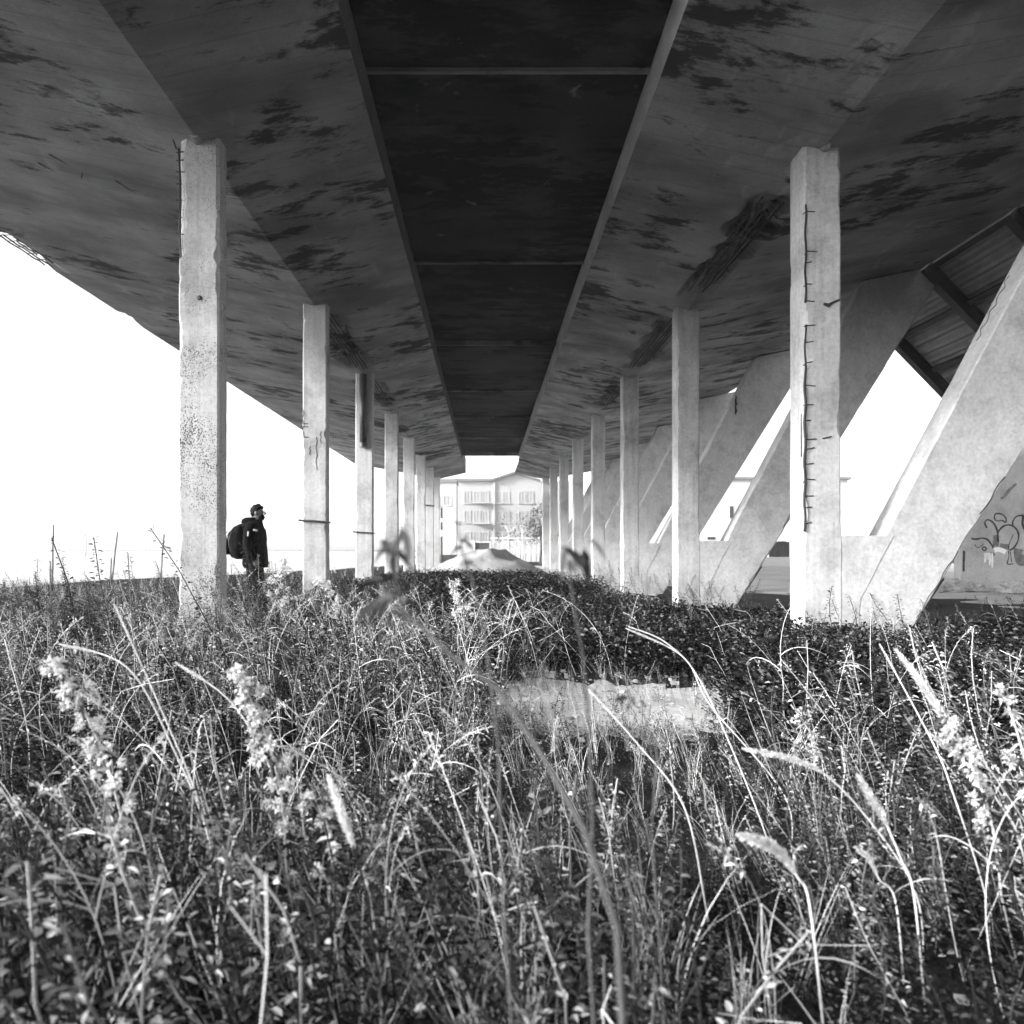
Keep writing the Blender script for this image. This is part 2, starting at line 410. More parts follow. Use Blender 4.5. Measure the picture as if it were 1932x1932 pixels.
# right row with leaning arms ------------------------------------------
rlabel = ['nearest right column with leaning arm and a long line of exposed rebar',
          'second right column with leaning arm, plain grey shaft',
          'third right column, its leaning arm cracked near the top',
          'fourth right column with leaning arm counted from the camera',
          'fifth right column with leaning arm counted from the camera',
          'sixth right column with leaning arm counted from the camera',
          'seventh right column with leaning arm, near the far opening',
          'farthest right column with leaning arm beside the far opening']
def soffit_r(x): return ZCREASE+(x-3.38)*(5.75-ZCREASE)/(7.3-3.38)
for k, yf in enumerate(RROW):
    root = empty('braced_column', (RX, yf+CD/2, 0), rlabel[k], 'column', 'right row of columns with leaning arms')
    def rex(j, c): return -.3 if j in (1, 2) and c.z < 1.3 else 0
    if k == 0:
        def rex(j, c):
            if j in (1, 2) and c.z < 1.3: return -.3
            if j == 0 and 1.25 < c.z < 4.5: return max(0, .022+.05*mnoise.noise(Vector((c.z*3.2, 5, 0)))+.02*mnoise.noise(Vector((c.z*11, 5, 0))))
            return 0
    sh = column_mesh(RX, yf, ZCREASE+.15, 21+k, rex, .05 if k < 2 else .12, .016, M['column'], root, w=.38)
    # leaning arm
    mb = MB(); st = []; n = 46 if k < 3 else 24
    def le(z): return 4.02+(z-1.18)/1.883
    def re(z): return 4.29+(z-.22)/1.61
    for i in range(n+1):
        f = i/n
        zl = -.2+(5.55+.2)*f; zr = -.45+(5.85+.45)*f
        xl, xr = le(zl), re(zr)
        if zl > soffit_r(xl)+.05: zl = soffit_r(xl)+.05
        if zr > soffit_r(xr)+.05: zr = soffit_r(xr)+.05; xr = re(zr)
        y0 = yf+.007; y1 = yf+CD-.007
        st.append([(xl, y0, zl), (xr, y0, zr), (xr, y1, zr), (xl, y1, zl)])
    loft_member(mb, st, seed=40+k, bite=.02, thr=.22)
    arm = mb.build('leaning_arm', M['arm'], root)
    if k < 2:   # crack with rebar along the underside of the arm
        mb = MB(); pts = []
        for i in range(24):
            z = .35+i*.075; pts.append((re(z)-.03+.012*math.sin(i*1.7), yf+.010, z))
        mb.tube(pts[:10], .006, 5); mb.tube(pts[14:20], .008, 5)
        mb.tube([(re(.2)-.0, yf+.04, .2), (re(.75)+.012, yf+.03, .75)], .012, 6)
        mb.build('exposed_rebar', M['rebar'], arm)
    if k == 0:
        mb = MB(); pts = [(4.95+.09*i/3+.02*math.sin(i*2.3), yf+.010, 3.15-.06*i*(-1)) for i in range(0, 12)]
        mb.tube(pts, .004, 4); mb.build('crack', M['rebar'], arm)
    if k == 2:
        mb = MB(); mb.tube([(5.86+.01*math.sin(i*2), yf+.008, 4.65-.05*i) for i in range(10)], [.01, .02, .022, .02, .03, .016, .02, .03, .02, .008], 5); mb.build('crack', M['rebar'], arm)
    # web between shaft and arm
    mb = MB(); st = []
    for i in range(13):
        z = -.35+(1.18+.35)*i/12; xr = max(le(z), 3.66)+.12
        st.append([(RX+.1, yf+.003, z), (xr, yf+.003, z), (xr, yf+CD-.003, z), (RX+.1, yf+CD-.003, z)])
    loft_member(mb, st, seed=60+k, bite=.012); mb.build('base_web', M['arm'], root)
    if k == 0:
        mb = MB(); x = RX-.19+.02; y = yf-.003
        zz = [4.52+(1.22-4.52)*i/60 for i in range(61)]
        gap = lambda z: 3.35 < z < 3.5
        run = []
        for i, z in enumerate(zz):
            if gap(z):
                if len(run) > 1: mb.tube(run, .011, 6)
                run = []
            else: run.append((x+.006*math.sin(i*.9)-.01*(4.5-z)/3.3, y, z))
        mb.tube(run, [.008+.006*min(1, i/12) for i in range(len(run))], 6)
        for z in (4.45, 4.05, 3.93, 3.72, 3.55, 3.3, 3.13, 2.92, 2.7, 2.5, 2.34, 2.15, 2.05, 1.9, 1.75, 1.58, 1.46, 1.3):
            e = random.uniform(.05, .12); f = random.uniform(.01, .03)
            mb.tube([(x-f, y+.002, z-random.uniform(0, .05)), (x, y-.003, z), (x+e, y+.001, z+random.uniform(-.015, .02))], .0055, 5)
        mb.tube([(RX-.186, y+.06, 2.42), (RX-.193, y+.05, 1.98)], .009, 5)
        mb.tube([(RX+.0, y, 2.16), (RX+.09, y, 2.18)], .007, 5)
        mb.build('exposed_rebar', M['rebar'], sh)
        mb = MB(); mb.tube([(RX+.01, yf-.004, 3.52), (RX+.06, yf-.006, 3.50), (RX+.10, yf-.006, 3.53), (RX+.17, yf-.004, 3.56)], [.012, .022, .012, .012], 6); mb.build('iron_scrap', M['rebar'], sh)
    if k < 6:
        mb = MB(); mb.tube([(RX+.02, yf-.10, 5.13), (RX+.02, yf-.01, 5.10), (RX+.02, yf+.1, 5.10)], .05, 12); mb.build('pipe_stub', M['pale_pipe'], root)

# ------------------------------------------------------------------ deck
Y0, Y1 = 5.0, 44.7
deck = empty('concrete_deck', (0.2, 20, 5.1), 'long stained concrete deck overhead with folded soffit and recessed middle panels', 'deck')
def slab(points, name, crease_i, spall, edge_i=None, edge_spall=None, seed=0, y1=Y1):
    """points: outline (x,z) ccw in section; soffit segments subdivided"""
    prof = []; info = []
    n = len(points)
    for i in range(n):
        a, bq = points[i], points[(i+1) % n]
        sub = 32 if i in (0, 1) else 1
        for s in range(sub):
            f = s/sub; prof.append((a[0]+(bq[0]-a[0])*f, a[1]+(bq[1]-a[1])*f)); info.append(i in (0, 1))
    cx = points[crease_i][0]; exx = points[edge_i][0] if edge_i is not None else None
    rings = []; K = int((y1-Y0)/.09)
    for k in range(K+1):
        y = Y0+(y1-Y0)*k/K; ring = []
        for (x, z), sof in zip(prof, info):
            zz = z
            if sof:
                zz += .006*mnoise.noise(Vector((x*1.3, y*1.3, seed)))
                s = spall(y)
                if s > 0:
                    d = abs(x-cx); q = max(0, 1-d/(.30*(1+.9*mnoise.noise(Vector((y*1.7, seed, x*2))))))
                    zz += s*min(1, q*3)*(.45+1.1*max(0, .5+mnoise.noise(Vector((x*11, y*8, seed)))))
                if exx is not None:
                    s = edge_spall(y); d = abs(x-exx); q = max(0, 1-d/.3)
                    if s > 0: zz += s*min(1, q*2)*(.6+.8*max(0, .5+mnoise.noise(Vector((x*7, y*5, seed+4)))))
            ring.append((x, y, zz))
        rings.append(ring)
    mb = MB(); mb.rings(rings); o = mb.build(name, M['soffit'], deck)
    o.data.materials.append(M['edge'] if seed == 2 else M['edge_shaded'])  # left slab sides get the painted shade tone
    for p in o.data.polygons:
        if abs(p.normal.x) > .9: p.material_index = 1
    return o
def band(y, *zones):
    s = 0
    for a, bq, h in zones:
        if a < y < bq: s = max(s, h*min(1, (y-a)/.5, (bq-y)/.5))
    return s
spL = lambda y: max(band(y, (13.2, 17.4, .13), (18.3, 22.0, .09), (23.5, 27, .06)), .02*max(0, mnoise.noise(Vector((y*.7, 1, 1)))))
spR = lambda y: max(band(y, (8.7, 12.5, .17), (13.4, 17.4, .13), (18.8, 22.4, .09)), .02*max(0, mnoise.noise(Vector((y*.7, 5, 1)))))
eL = lambda y: band(y, (11.8, 13.7, .12), (16.0, 17.2, .07))
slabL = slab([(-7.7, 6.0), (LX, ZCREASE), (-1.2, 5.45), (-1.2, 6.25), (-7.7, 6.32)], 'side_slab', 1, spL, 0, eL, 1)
slabR = slab([(7.3, 5.75), (3.38, ZCREASE), (1.62, 5.45), (1.62, 6.25), (7.3, 6.25)], 'side_slab', 1, spR, None, None, 2)
def bars(xc, y0, y1, z, n, w, parent, slope):
    mb = MB()
    for i in range(n):
        x = xc+(i/(n-1)-.5)*w; zz = z+abs(x-xc)*slope+.012
        a = y0+random.uniform(0, .5); e = y1-random.uniform(0, .7)
        mb.tube([(x+.006*math.sin(q*3), a+(e-a)*q/8, zz+.008*math.sin(q*2+i)) for q in range(9)], .013, 5)
    yy = y0+.2
    while yy < y1-.3 and slope < 0:
        mb.tube([(xc-w*.55, yy, z+w*.5*slope+.02), (xc, yy+.01, z+.02), (xc+w*.55, yy, z+w*.5*slope+.02)], .007, 5); yy += random.uniform(.22, .4)
    return mb.build('exposed_rebar', M['rebar'], parent)
for a, e in ((8.9, 12.5), (13.4, 17.4), (18.8, 22.4)): bars(3.36, a, e, ZCREASE+.02, 5, .30, slabR, .19)
for a, e in ((13.2, 17.4), (18.3, 22.0)): bars(-2.83, a, e, ZCREASE, 5, .28, slabL, .12)
bars(-7.58, 11.9, 13.6, 5.975, 4, .2, slabL, -.05)
mb = MB()
for x, y, a in ((-5.2, 8.9, .5), (-4.8, 9.1, -.4), (-4.35, 9.0, .6), (-4.9, 8.6, .5)):
    z = 5.08+(-2.85-x)*.19-.004
    mb.tube([(x, y, z), (x+.12, y+a*.5, z-.012), (x+.2, y+a, z-.02)], .008, 5)
mb.build('exposed_rebar', M['rebar'], slabL)
# recessed middle panels, one per bay, with open joints
yj = [5.05, 7.65, 12.75, 17.85, 23.1, 28.15, 33.0, 38.4]
for i in range(len(yj)-1):
    z = 5.80+[.0, .0, .07, .02, .08, .03, .06][i]; mb = MB(); K = 20
    rings = []
    for k in range(K+1):
        y = yj[i]+.03+(yj[i+1]-yj[i]-.06)*k/K
        top = [(1.615, y, z+.16), (-1.195, y, z+.16)]
        bot = [(-1.195+2.81*q/16, y, z+.008*mnoise.noise(Vector((q*.4, y*1.5, i)))) for q in range(17)]
        rings.append(bot+top)
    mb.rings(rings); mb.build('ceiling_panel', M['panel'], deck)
for i in range(1, len(yj)):   # cross ribs at the joints
    mb = MB(); y = yj[i]; h = .04 if i < 7 else .12
    mb.box(-1.19, 1.61, y-.07, y-.02, 5.80-h, 5.93)
    mb.build('joint_rib', M['rib'], deck)
mb = MB(); mb.box(-1.19, 1.61, Y0, 38.3, 6.06, 6.19); mb.build('joint_light_block', M['panel'], deck)  # unseen slab added to stop light leaking through the panel joints

# ------------------------------------------------------------------ sloping corrugated canopy on the right
can = empty('metal_canopy', (8.2, 9, 4), 'dark corrugated metal canopy sloping down beyond the leaning arms', 'canopy')
CX0, CZ0, CX1, CZ1, CY0, CY1 = 7.45, 5.86, 9.25, 4.0, 4.2, 15.1
mb = MB(); n = 96; dirv = Vector((CX1-CX0, 0, CZ1-CZ0)); nrm = Vector((-dirv.z, 0, dirv.x)).normalized()
prof = []
for i in range(n+1):
    p = Vector((CX0, 0, CZ0))+dirv*(i/n); hgt = .06 if (i % 8) in (0, 1, 2) else (-.0 if (i % 8) in (4, 5, 6) else .03)
    prof.append(p+nrm*hgt)
ring0 = [(p.x, CY0, p.z) for p in prof]; ring1 = [(p.x, CY1, p.z) for p in prof]
up = nrm*.02
mb.add(ring0+ring1, [(i, i+1, n+2+i, n+1+i) for i in range(n)])
mb.add([(p.x+up.x, CY0, p.z+up.z) for p in prof]+[(p.x+up.x, CY1, p.z+up.z) for p in prof], [(i+1, i, n+1+i, n+2+i) for i in range(n)])
mb.build('corrugated_sheet', M['canopy'], can)
for y in (15.0, 12.9, 10.8, 8.7, 6.6, 4.5):
    mb = MB(); a = Vector((CX0, 0, CZ0))-nrm*.02; e = a+dirv*1.02; dn = -nrm*.2
    pts = [a, e, e+dn, a+dn]
    mb.prism([(p.x, p.z) for p in pts], y-.09, y+.09); mb.build('rafter', M['steel'], can)
for f in (.03, .36, .7, .97):
    p = Vector((CX0, 0, CZ0))+dirv*f-nrm*.012; q = dirv.normalized()*.05
    mb = MB(); pts = [p-q, p+q, p+q-nrm*.07, p-q-nrm*.07]
    mb.prism([(v.x, v.z) for v in pts], CY0+.05, CY1-.05); mb.build('purlin', M['steel'], can)
# ------------------------------------------------------------------ yard wall with graffiti
WY = 19.0
wall = empty('rendered_wall', (15, WY, 0), 'grey rendered yard wall with black graffiti outlines, at the right', 'wall')
mb = MB(); mb.box(11.75, 26, WY, WY+.3, -.3, 4.3); mb.build('wall_face', M['graffwall'], wall)
mb = MB(); mb.box(11.65, 26.1, WY-.05, WY+.35, 4.3, 4.42); mb.build('coping', M['plaster'], wall)
def gp(zx, zy):
    X = ((2398+zx/5.52)/1.3447-918)*WY/1450; z = CAMZ+(1035-(1200+zy/5.52)/1.3447)*WY/1450
    return X, z
def smooth_path(pts, n=10, closed=False):
    out = []; m_ = len(pts); rngk = range(m_ if closed else m_-1)
    for i in rngk:
        g_ = lambda j: Vector(pts[j % m_]) if closed else Vector(pts[max(0, min(m_-1, j))])
        p0, p1, p2, p3 = g_(i-1), g_(i), g_(i+1), g_(i+2)
        for s in range(n):
            t_ = s/n
            out.append(.5*((2*p1)+(p2-p0)*t_+(2*p0-5*p1+4*p2-p3)*t_*t_+(3*p1-p0-3*p2+p3)*t_**3))
    out.append(Vector(pts[0]) if closed else Vector(pts[-1])); return out
def ribbon(mb, pts, w, closed=False, y=WY-.004):
    P = smooth_path([gp(*p) for p in pts], 8, closed)
    L = []; Rr = []
    for i, p in enumerate(P):
        t_ = (P[min(i+1, len(P)-1)]-P[max(i-1, 0)]); t_ = t_.normalized() if t_.length > 0 else Vector((1, 0))
        nn = Vector((-t_.y, t_.x))*w*2.0*(.7+.4*mnoise.noise(Vector((p.x*6, p.y*6, 0)))+.15)
        L.append((p.x+nn.x, y, p.y+nn.y)); Rr.append((p.x-nn.x, y, p.y-nn.y))
    n_ = len(P); mb.add(L+Rr, [(i, i+1, n_+i+1, n_+i) for i in range(n_-1)])
mb = MB()
ribbon(mb, [(370, 915), (430, 928), (520, 912), (590, 930), (640, 985), (680, 1050)], .012)
ribbon(mb, [(590, 770), (560, 715), (572, 668), (610, 655), (670, 690), (715, 760), (740, 860), (745, 960)], .012)
ribbon(mb, [(700, 580), (760, 568), (820, 590), (855, 640), (850, 690), (800, 665), (740, 672), (700, 650)], .010, True)
ribbon(mb, [(745, 960), (738, 860), (770, 790), (830, 740), (900, 728), (970, 755), (1020, 820), (1032, 900), (1010, 980), (960, 1050), (905, 1085)], .012)
ribbon(mb, [(945, 735), (955, 670), (1000, 610), (1060, 595), (1110, 605), (1160, 660), (1170, 760)], .012)
ribbon(mb, [(1100, 610), (1085, 700), (1110, 780), (1150, 860)], .016)
ribbon(mb, [(520, 1060), (550, 1036), (580, 1060), (552, 1086)], .010, True)
ribbon(mb, [(415, 1000), (450, 1040), (500, 1030), (540, 990)], .007)
ribbon(mb, [(955, 860), (930, 920), (905, 980), (885, 1080)], .007)
ribbon(mb, [(890, 1090), (895, 1180), (875, 1270), (960, 1272)], .007)
ribbon(mb, [(915, 1100), (925, 1180), (935, 1250)], .006)
ribbon(mb, [(268, 1090), (266, 1180), (262, 1290), (262, 1380)], .016)
ribbon(mb, [(1150, 1000), (1220, 930), (1320, 920), (1380, 1010), (1340, 1120), (1250, 1150)], .012)
mb.build('graffiti_line', M['paint'], wall)
mb = MB()
ribbon(mb, [(700, 870), (715, 950), (710, 1030)], .04, y=WY-.003)
ribbon(mb, [(770, 1005), (830, 1030), (900, 1030)], .035, y=WY-.003)
ribbon(mb, [(1030, 1060), (1020, 1130), (1060, 1210), (1130, 1230)], .07, y=WY-.003)
ribbon(mb, [(640, 1150), (660, 1130), (690, 1160)], .03, y=WY-.003)
ribbon(mb, [(1000, 150), (900, 240), (830, 330), (780, 360)], .02, y=WY-.003)
mb.build('graffiti_shade', M['paint_grey'], wall)
mb = MB()
ribbon(mb, [(690, 1085), (740, 1070), (800, 1085), (850, 1110)], .035, y=WY-.006)
for x0, y1_ in ((560, 1250), (600, 1210), (625, 1290), (660, 1330), (580, 1180)):
    ribbon(mb, [(x0, 1120), (x0+4, (1120+y1_)/2), (x0, y1_)], .014, y=WY-.006)
mb.build('graffiti_drip', M['paint_white'], wall)

# rubble along the wall foot
wh = ['first', 'second', 'third', 'fourth', 'fifth', 'sixth', 'seventh', 'eighth']
for i, (dx_, s_) in enumerate(((0, .3), (.75, .2), (1.2, .26), (1.75, .16), (2.1, .24), (2.6, .18), (3.0, .3), (3.7, .2))):
    x = 10.9+dx_; y = WY-random.uniform(.7, 1.4)
    mb = MB(); mb.blob((x, y, gz(x, y)+s_*.45), s_*1.5, s_, s_*.75, .6, 9, 7, i)
    tag(mb.build('rubble_stone', M['stone']), wh[i]+' rubble stone from the left along the graffiti wall', 'stone', 'rubble along the graffiti wall')
# slabs of rubble near the big arm
# ------------------------------------------------------------------ sand heap
mb = MB(); vs = []; nu, nv = 64, 26; hc = at(905, 1090, 27.5)
for j in range(nv+1):
    rr = j/nv
    for i in range(nu):
        a = 2*math.pi*i/nu; x = hc.x+.2+2.6*rr*math.cos(a); y = 28.2+2.2*rr*math.sin(a)
        h = 1.3*(1-rr)**1.0*(1+.35*mnoise.noise(Vector((x*1.1, y*1.1, 5))))+.12*mnoise.noise(Vector((x*3, y*3, 1)))*(1-rr)+.03*mnoise.noise(Vector((x*9, y*9, 1)))
        h = min(h, 1.02+.05*mnoise.noise(Vector((x*3, 0, 0)))); vs.append((x, y, h-.02*rr+.02))
mb.add(vs, [(j*nu+i, (j+1)*nu+i, (j+1)*nu+(i+1) % nu, j*nu+(i+1) % nu) for j in range(nv) for i in range(nu)])
tag(mb.build('sand_heap', M['heap'], smooth=True), 'low heap of pale sand under the middle of the deck', 'heap')

# ------------------------------------------------------------------ fence stakes in the left field
def stake(pts, r, label, branch=None):
    root = empty('fence_stake', (pts[0][0], pts[0][1], 0), label, 'stake', 'wooden stakes in the left field')
    mb = MB(); P = [Vector(p) for p in pts]; path = [P[0].lerp(P[-1], i/8)+Vector((.004*math.sin(i*1.9), 0, 0)) for i in range(9)]
    mb.tube(path, [.62*r*(1.1-.04*i) for i in range(9)], 7); mb.build('post', M['wood'], root)
    if branch: mb = MB(); mb.tube(branch, r*.5, 5); mb.build('branch', M['wood'], root)
def foot(x, d): return Vector(((x-918)*d/1450, d, -.1))
D = 15.0
stake([foot(97, D), at(100, 990, D)], .030, 'tall upright wooden stake farthest left in the field')
stake([foot(205, D), at(221, 1004, D)], .028, 'tall wooden stake leaning right, middle of the left field')
stake([foot(298, D), at(309, 1008, D)], .028, 'tall wooden stake with a short side branch, near the column', [at(308, 1030, D), at(322, 1036, D)])
stake([foot(95, D-.6), at(94, 1058, D-.6)], .026, 'short wooden stake beside the leftmost tall one')
stake([foot(208, D-.6), at(209, 1052, D-.6)], .026, 'short wooden stake beside the leaning tall one')
stake([foot(300, D-.6), at(305, 1060, D-.6)], .024, 'short wooden stake beside the branched tall one')

# ------------------------------------------------------------------ buildings beyond
def window(mbroot, x, z, ww, hh, y, proud=.05, mat=None):
    mb = MB(); mb.box(x-ww/2, x+ww/2, y-.04, y-.01, z, z+hh); wn = mb.build('window', mat or M['glass'], mbroot)
    mb = MB(); f = .12
    mb.box(x-ww/2-f, x-ww/2, y-.1, y-.01, z-.1, z+hh+f); mb.box(x+ww/2, x+ww/2+f, y-.1, y-.01, z-.1, z+hh+f)
    mb.box(x-ww/2, x+ww/2, y-.1, y-.01, z+hh, z+hh+f); mb.box(x-.04, x+.04, y-.08, y-.041, z, z+hh); mb.build('frame', M['trim'], wn)
    mb = MB(); mb.box(x-ww/2-.25, x+ww/2+.25, y-.22, y-.01, z-.25, z-.102); mb.build('sill', M['trim'], wn)
BD = 150.0
def bx(x): return (x-918)*BD/1450
def bz(y): return CAMZ+(1035-y)*BD/1450
house = empty('apartment_house', (bx(945), BD+6, 0), 'pale three storey house with a low gable, faded in haze', 'building')
xl, xr = bx(863), bx(1075)
mb = MB(); mb.box(xl, xr, BD, BD+12, -.5, bz(908)); mb.build('wall', M['facade'], house)
mb = MB(); mb.box(xl-.5, bx(930), BD-.6, BD+12.6, bz(908)+.003, bz(903)); 
mb.prism([(bx(925), bz(908)+.003), (bx(972), bz(893)), (bx(1020), bz(908)+.003), (bx(1020), bz(905)), (bx(972), bz(889)), (bx(925), bz(905))], BD-.8, BD+12.6)
mb.build('roof', M['roof'], house)
mb = MB(); mb.prism([(bx(926), bz(908)), (bx(1019), bz(908)), (bx(972), bz(893.5))], BD-.003, BD+.4); mb.build('gable', M['facade'], house)
for zb in (985, 948, 1025):
    for xx in (882, 900, 916, 942, 955, 985, 1000, 1040): window(house, bx(xx), bz(zb), 1.1, 2.1, BD, mat=M['hazy_window'])
for yy in (948, 987):
    mb = MB(); mb.box(bx(893), bx(925), BD-1.1, BD-.003, bz(yy+2), bz(yy)); mb.build('balcony', M['trim'], house)
mb = MB(); mb.box(bx(931), bx(934), BD-.3, BD-.003, -.4, bz(909)); mb.build('downpipe', M['trim'], house)
low = empty('low_building', (bx(838), BD-10, 0), 'low white building left of the pale three storey house', 'building')
mb = MB(); mb.box(bx(815)*.93, bx(862)*.93, BD-14, BD-6, -.4, bz(922)); mb.build('wall', M['plaster_white'], low)
mb = MB(); mb.box(bx(812)*.93, bx(863)*.93, BD-14.4, BD-5.6, bz(922)+.003, bz(916)); mb.build('roof', M['roof'], low)
for xx in (826, 846): window(low, bx(xx)*.93, bz(960), 1.2, 1.5, BD-14, mat=M['hazy_window'])
# building seen between the arms
by = 80.0; k_ = by/1450
sb = empty('white_building', ((1400-918)*k_, by+4, 0), 'white building with one narrow window seen between the leaning arms', 'building')
mb = MB(); mb.box((1295-918)*k_, (1600-918)*k_, by, by+8, -.4, CAMZ+(1035-905)*k_); mb.build('wall', M['plaster_white'], sb)
mb = MB(); mb.box((1290-918)*k_, (1605-918)*k_, by-.3, by+8.3, CAMZ+(1035-905)*k_+.003, CAMZ+(1035-900)*k_); mb.build('roof', M['roof'], sb)
mb = MB(); mb.box((1377-918)*k_, (1384-918)*k_, by-.05, by-.005, CAMZ+(1035-978)*k_, CAMZ+(1035-955)*k_); mb.build('window', M['glass'], sb)
mb = MB(); mb.box((1335-918)*k_, (1350-918)*k_, by-.05, by-.005, CAMZ+(1035-1018)*k_, CAMZ+(1035-1013)*k_); mb.build('window', M['glass'], sb)
# boundary wall across the far end, with gate
fy = 62.0; kf = fy/1450
bwall = empty('boundary_wall', (0, fy, 0), 'pale boundary wall of upright panels across the far end', 'wall')
px = 862
while px < 1130:
    if not (895 <= px < 925):
        mb = MB(); mb.box((px-918)*kf+.02, (px+10-918)*kf-.02, fy, fy+.12, -.3, CAMZ+(1035-1020+random.uniform(-1, 1))*kf); mb.build('panel', M['plaster'], bwall)
    px += 10
mb = MB(); mb.box((925-918)*kf, (1130-918)*kf, fy-.06, fy+.18, CAMZ+(1035-1018)*kf+.06, CAMZ+(1035-1016)*kf+.08); mb.build('coping', M['plaster_white'], bwall)
gt = empty('dark_gate', ((910-918)*kf, fy, 0), 'dark gate in the boundary wall above the sand heap', 'gate')
mb = MB(); mb.box((896-918)*kf, (924-918)*kf, fy-.02, fy+.04, .0, CAMZ+(1035-1024)*kf); mb.build('leaf', M['gate'], gt)
for xx in (895, 925):
    mb = MB(); mb.box((xx-1.3-918)*kf, (xx+1.3-918)*kf, fy-.12, fy+.12, -.3, CAMZ+(1035-1021)*kf); mb.build('post', M['plaster_white'], gt)
mb = MB(); mb.box((897-918)*kf, (923.5-918)*kf, fy-.06, fy+.06, CAMZ+(1035-1023.6)*kf, CAMZ+(1035-1022)*kf); mb.build('top_rail', M['plaster_white'], gt)
# banded marker pole and a thin pole beside it
pd = 46.0; p0 = foot(833, pd)
pole = empty('marker_pole', (p0.x, pd, 0), 'tall pole with dark and white bands beside the far left columns', 'pole')
for i, (ya, yb, mt) in enumerate(((1080, 1012, 'steel'), (1012, 1000, 'paint_white'), (1000, 985, 'steel'), (985, 978, 'paint_white'), (978, 958, 'steel'))):
    a = at(833, ya, pd); e = at(833, yb, pd); mb = MB(); mb.tube([(a.x, pd, max(-.2, a.z) if i else -.3), (a.x, pd, e.z)], .07, 10); mb.build('band', M[mt], pole)
# low wall with dark gate right, seen through the arms
yg = 44.0; kg = yg/1450
sg = empty('garden_wall', ((1450-918)*kg, yg, 0), 'low garden wall with dark planks between the nearest leaning arms', 'wall')
mb = MB(); mb.box((1330-918)*kg, (1640-918)*kg, yg, yg+.2, -.3, .55); mb.build('wall_base', M['plaster'], sg)
xx = 1452
while xx < 1490:
    mb = MB(); mb.box((xx-918)*kg, (xx+5-918)*kg, yg+.05, yg+.1, .56, CAMZ+(1035-1022)*kg+random.uniform(-.03, .03)); mb.build('plank', M['gate'], sg); xx += 5.6

# ------------------------------------------------------------------ vegetation in numpy
class Veg:
    """a prototype: quads with tone"""
    def __init__(s): s.v = []; s.q = []; s.t = []
    def quad(s, a, b_, c, d, tone):
        n = len(s.v); s.v += [tuple(a), tuple(b_), tuple(c), tuple(d)]; s.q.append((n, n+1, n+2, n+3)); s.t += [tone]*4
    def leaf(s, base, dirv, L, wd, tone, droop=.2):
        d = Vector(dirv).normalized(); side = d.cross(Vector((0, 0, 1)))
        side = side.normalized() if side.length > .05 else Vector((1, 0, 0))
        side = (Matrix.Rotation(random.uniform(-.9, .9), 3, d)@side)
        nn = side.cross(d); mid = base+d*L*.45
        tip = base+d*L-Vector((0, 0, droop*L))
        s.quad(base, mid+side*wd*.5+nn*wd*.12, tip, mid-side*wd*.5+nn*wd*.12, tone)
    def hexleaf(s, base, dirv, L, wd, tone, droop=.2):
        d = Vector(dirv).normalized(); side = d.cross(Vector((0, 0, 1)))
        side = side.normalized() if side.length > .05 else Vector((1, 0, 0))
        side = (Matrix.Rotation(random.uniform(-.9, .9), 3, d)@side); nn = side.cross(d)
        z = Vector((0, 0, -droop*L)); a = base+d*L*.28+z*.08; e = base+d*L*.66+z*.42; tip = base+d*L+z
        u = nn*wd*.16
        s.quad(base, a+side*wd*.42+u, e+side*wd*.34+u, tip, tone); s.quad(base, tip, e-side*wd*.34+u, a-side*wd*.42+u, tone)
    def strip(s, pts, ws, tone, side=None):
        for i in range(len(pts)-1):
            a, e = Vector(pts[i]), Vector(pts[i+1]); t_ = (e-a).normalized()
            sd = side if side is not None else t_.cross(Vector((.2, 1, .1))).normalized()
            s.quad(a-sd*ws[i]/2, a+sd*ws[i]/2, e+sd*ws[i+1]/2, e-sd*ws[i+1]/2, tone)
    def stalk(s, pts, r, tone):   # two crossed strips: thin round-looking stalk
        for i in range(len(pts)-1):
            a, e = Vector(pts[i]), Vector(pts[i+1]); t_ = (e-a).normalized()
            s1 = t_.cross(Vector((0, 1, 0.05))).normalized(); s2 = t_.cross(s1)
            ra = r[i] if isinstance(r, list) else r; rb = r[i+1] if isinstance(r, list) else r
            p = [a+s1*ra, a+s2*ra, a-s1*ra, a-s2*ra]; q = [e+s1*rb, e+s2*rb, e-s1*rb, e-s2*rb]
            for j in range(4): s.quad(p[j], p[(j+1) % 4], q[(j+1) % 4], q[j], tone)
    def arr(s): return np.array(s.v, np.float32), np.array(s.q, np.int32), np.array(s.t, np.float32)
    def build(s, name, mat, parent=None):
        return np_mesh(name, *s.arr(), mat, parent)

def np_mesh(name, V, Q, T, mat, parent=None):
    me = bpy.data.meshes.new(name); me.vertices.add(len(V)); me.vertices.foreach_set('co', V.ravel())
    me.loops.add(Q.size); me.loops.foreach_set('vertex_index', Q.ravel())
    me.polygons.add(len(Q)); me.polygons.foreach_set('loop_start', np.arange(0, Q.size, 4, dtype=np.int32)); me.polygons.foreach_set('loop_total', np.full(len(Q), 4, np.int32))
    at_ = me.attributes.new('tone', 'FLOAT', 'POINT'); at_.data.foreach_set('value', T)
    me.update(calc_edges=True); me.materials.append(mat)
    o = bpy.data.objects.new(name, me); C.objects.link(o)
    if parent is not None:
        o.parent = parent; o.matrix_parent_inverse = Matrix.Translation(parent.location).inverted()
    return o

